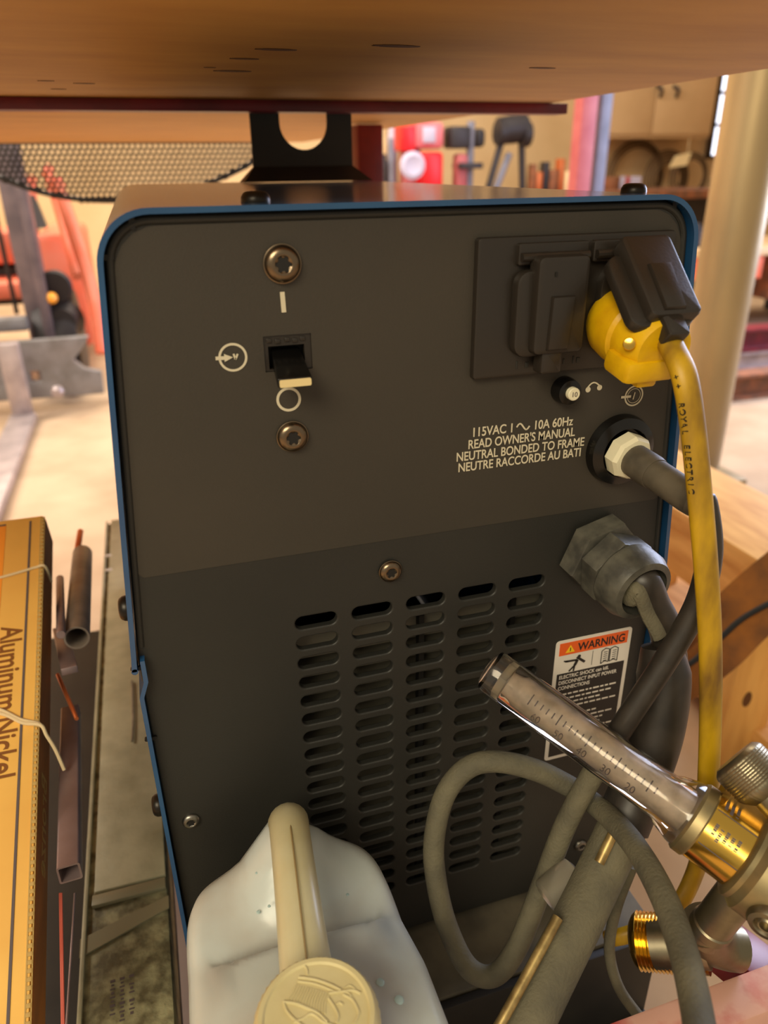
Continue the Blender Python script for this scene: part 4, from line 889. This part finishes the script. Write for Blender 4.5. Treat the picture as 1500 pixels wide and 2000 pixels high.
# far bench carrying the clutter
fb = thing('far_bench', 'brown workbench against the far wall behind the machine', 'bench', V((1.9, 5.0, FLOOR)))
bx0, bx1 = at(730, 370, y=4.9).x, at(1352, 385, y=5.2).x
b = MB(); b.box(((bx0 + bx1) / 2, 5.05, bt - .03), (bx1 - bx0, .75, .06), bev=.004); b.build('bench_top', 'rust', fb)
for x in (bx0 + .1, (bx0 + bx1) / 2, bx1 - .1): b = MB(); b.box((x, 5.05, (bt - .06 + FLOOR) / 2), (.09, .6, bt - .06 - FLOOR)); b.build('bench_leg', 'iron', fb)
def vz(v, y): return at(900, v, y=y).z
def ux(u, y): return at(u, 320, y=y).x
Y = 4.8
rm = thing('red_machine', 'red and pink shop machine with pale flywheel on the far bench', 'machine', V((ux(820, Y), Y, bt)))
def mbx(name, m, u0, v0, u1, v1, y, dep, par, bev=.01, to=None):
    x0, x1, za, zb_ = ux(u0, y), ux(u1, y), vz(v0, y), vz(v1, y)
    if to is not None: zb_ = to
    b = MB(); b.box(((x0 + x1) / 2, y + dep / 2, (za + zb_) / 2), (x1 - x0, dep, za - zb_), bev=bev); return b.build(name, m, par)
mbx('housing', 'mach_red', 812, 238, 868, 290, Y, .22, rm, .03); mbx('side_box', 'bright_red', 786, 246, 812, 294, Y + .02, .18, rm, .01)
mbx('base', 'bright_red', 822, 296, 868, 360, Y - .02, .24, rm, .03, to=bt); mbx('column', 'pink_red', 790, 290, 822, 360, Y + .06, .12, rm, .01, to=bt)
b = MB(); b.lathe([(.03, -.02), (.075, -.01), (.085, .01), (.085, .03), (.06, .04), (.03, .03)], frame(V((ux(799, Y), Y - .05, vz(322, Y))), (0, -1, 0)), 28); b.build('flywheel', 'lilac', rm)
mbx('pale_panel', 'lilac', 826, 248, 850, 278, Y - .012, .012, rm, .003)
for i, (u0, v0, u1, m, l) in enumerate(((733, 248, 754, 'card_white', 'cream pot on the far bench beside the red post'), (757, 244, 776, 'lilac', 'lilac tin next to the cream pot on the far bench'), (742, 300, 757, 'iron', 'dark iron block in front of the cream pot'), (758, 270, 771, 'bluegrey', 'blue grey bottle in front of the lilac tin'))):
    yy = Y + (.35 if i < 2 else .1); b = MB(); r = (ux(u1, yy) - ux(u0, yy)) / 2; h = vz(v0, yy) - bt
    b.lathe([(r * .9, 0), (r, .01), (r, h * .8), (r * .7, h * .92), (r * .7, h)], Matrix.Translation(((ux(u0, yy) + ux(u1, yy)) / 2, yy, bt)), 20); tag(b.build('can', m), l, 'can')
gr = thing('bench_grinder', 'black bench grinder with arched guards on bluish stand, far behind the machine', 'grinder', V((ux(960, Y), Y, bt)))
b = MB(); b.lathe([(.05, -.11), (.085, -.10), (.09, 0), (.085, .10), (.05, .11)], frame(V((ux(1003, Y), Y + .05, vz(252, Y))), (1, 0, .1)), 28); b.build('motor', 'iron', gr)
for u, v in ((978, 258), (1026, 262)): b = MB(); b.lathe([(.05, -.03), (.08, -.025), (.08, .025), (.05, .03)], frame(V((ux(u, Y), Y + .03, vz(v, Y))), (1, 0, 0)), 28); b.build('wheel_guard', 'iron', gr)
for u0, v0, u1, v1, m in ((985, 268, 960, 372, 'iron'), (1022, 270, 1030, 372, 'iron'), (1000, 300, 975, 372, 'bluegrey')):
    b = MB(); b.tube([V((ux(u0, Y), Y + .05, vz(v0, Y))), V((ux(u1, Y), Y + .05, bt + .012))], .024, n=10); b.build('stand_leg', m, gr)
vm = thing('black_drill', 'dark upright drill with blue pole between red machine and grinder', 'drill', V((ux(915, Y), Y, bt)))
b = MB(); b.tube([V((ux(923, Y), Y + .05, bt)), V((ux(923, Y), Y + .05, vz(236, Y)))], .026, n=12); b.build('pole', 'bluegrey', vm)
mbx('head', 'iron', 880, 246, 920, 290, Y, .16, vm, .02); mbx('table', 'iron', 900, 318, 944, 330, Y - .03, .16, vm, .005); mbx('motor', 'iron', 928, 250, 948, 288, Y + .08, .14, vm, .03)
mbx('side_tank', 'pink_red', 893, 300, 915, 362, Y + .02, .1, vm, .02, to=bt)
for i, (u0, v0, u1, m, l) in enumerate(((1039, 322, 1047, 'rust', 'rusty tall block right of the grinder stand'), (1048, 338, 1060, 'copper', 'small copper coloured block next to the tall rusty one'), (1062, 318, 1072, 'iron', 'dark slim block in the middle of the far scrap row'), (1074, 334, 1090, 'rust', 'wide rusty block in the far scrap row'), (1092, 312, 1102, 'copper', 'tall copper coloured block left of the pink post'), (1104, 338, 1114, 'card_white', 'pale small block beside the pink post'))):
    x0, x1 = ux(u0, Y), ux(u1, Y); b = MB(); b.box(((x0 + x1) / 2, Y + .02, (bt + vz(v0, Y)) / 2), (x1 - x0, .08, vz(v0, Y) - bt), bev=.006); tag(b.build('scrap_block', m), l, 'block', 'scrap on the far bench')
def post(name, m, u, d, wd, l):
    p = at(u, 280, d=d); b = MB(); b.box((p.x, p.y, (1.6 + FLOOR) / 2), (wd, wd, 1.6 - FLOOR), bev=.006); return tag(b.build(name, m), l, 'post')
post('steel_post', 'pink_red', 1138, 3.7, .085, 'pinkish red square post standing left of the blue grey post')
post('steel_post', 'bluegrey', 1172, 3.75, .062, 'blue grey square post between the pinkish post and the tan cabinet')
# machine table and beams at the right, beyond the column
wt_ = thing('steel_workbench', 'low steel workbench with red drawer behind the round column', 'workbench', V((at(1400, 500, d=3.9).x + .3, 3.3, FLOOR)))
p = at(1362, 488, d=3.9); tz = p.z
b = MB(); b.box((p.x + .55, p.y + .25, tz - .02), (1.1, .6, .04), bev=.004); b.build('bench_top', 'cabinet_tan', wt_)
b = MB(); b.box((p.x + .22, p.y + .22, tz - .10), (.40, .5, .12), bev=.004); b.build('drawer', 'fork_orange', wt_)
b = MB(); b.box((p.x + .75, p.y + .22, tz - .16), (.50, .5, .24), bev=.004); b.build('drawer', 'rust', wt_)
for dx in (.06, 1.02): b = MB(); b.box((p.x + dx, p.y + .25, (tz - .04 + FLOOR) / 2), (.06, .5, tz - .04 - FLOOR)); b.build('leg', 'dark_metal', wt_)
b = MB(); q = at(1376, 470, d=3.95); b.lathe([(.05, 0), (.062, .01), (.062, .09), (.03, .12)], Matrix.Translation((q.x, q.y + .1, tz)), 24); tag(b.build('pot', 'dark_metal'), 'dark round pot on the steel workbench behind the column', 'pot')
for i, (u, v, d, m, l) in enumerate(((1500, 745, 3.0, 'rust', 'nearest rusty steel beam lying on the floor at the right edge'), (1500, 700, 3.35, 'fork_steel', 'pale steel beam lying behind the nearest rusty beam'), (1500, 655, 3.5, 'red_paint', 'dark red steel beam stacked upon the pale beam'))):
    q = at(u, v, d=d); hgt = .10; zc_ = FLOOR + .051 + (0 if i < 2 else .101)
    if i == 2: q = at(1500, 700, d=3.35)
    b = MB(); b.box((q.x + .25, q.y, zc_ + .044), (1.1, .09, .012)); b.box((q.x + .25, q.y, zc_ - .044), (1.1, .09, .012)); b.box((q.x + .25, q.y, zc_), (1.1, .014, .09)); tag(b.build('steel_beam', m), l, 'beam', 'steel beams on the floor')
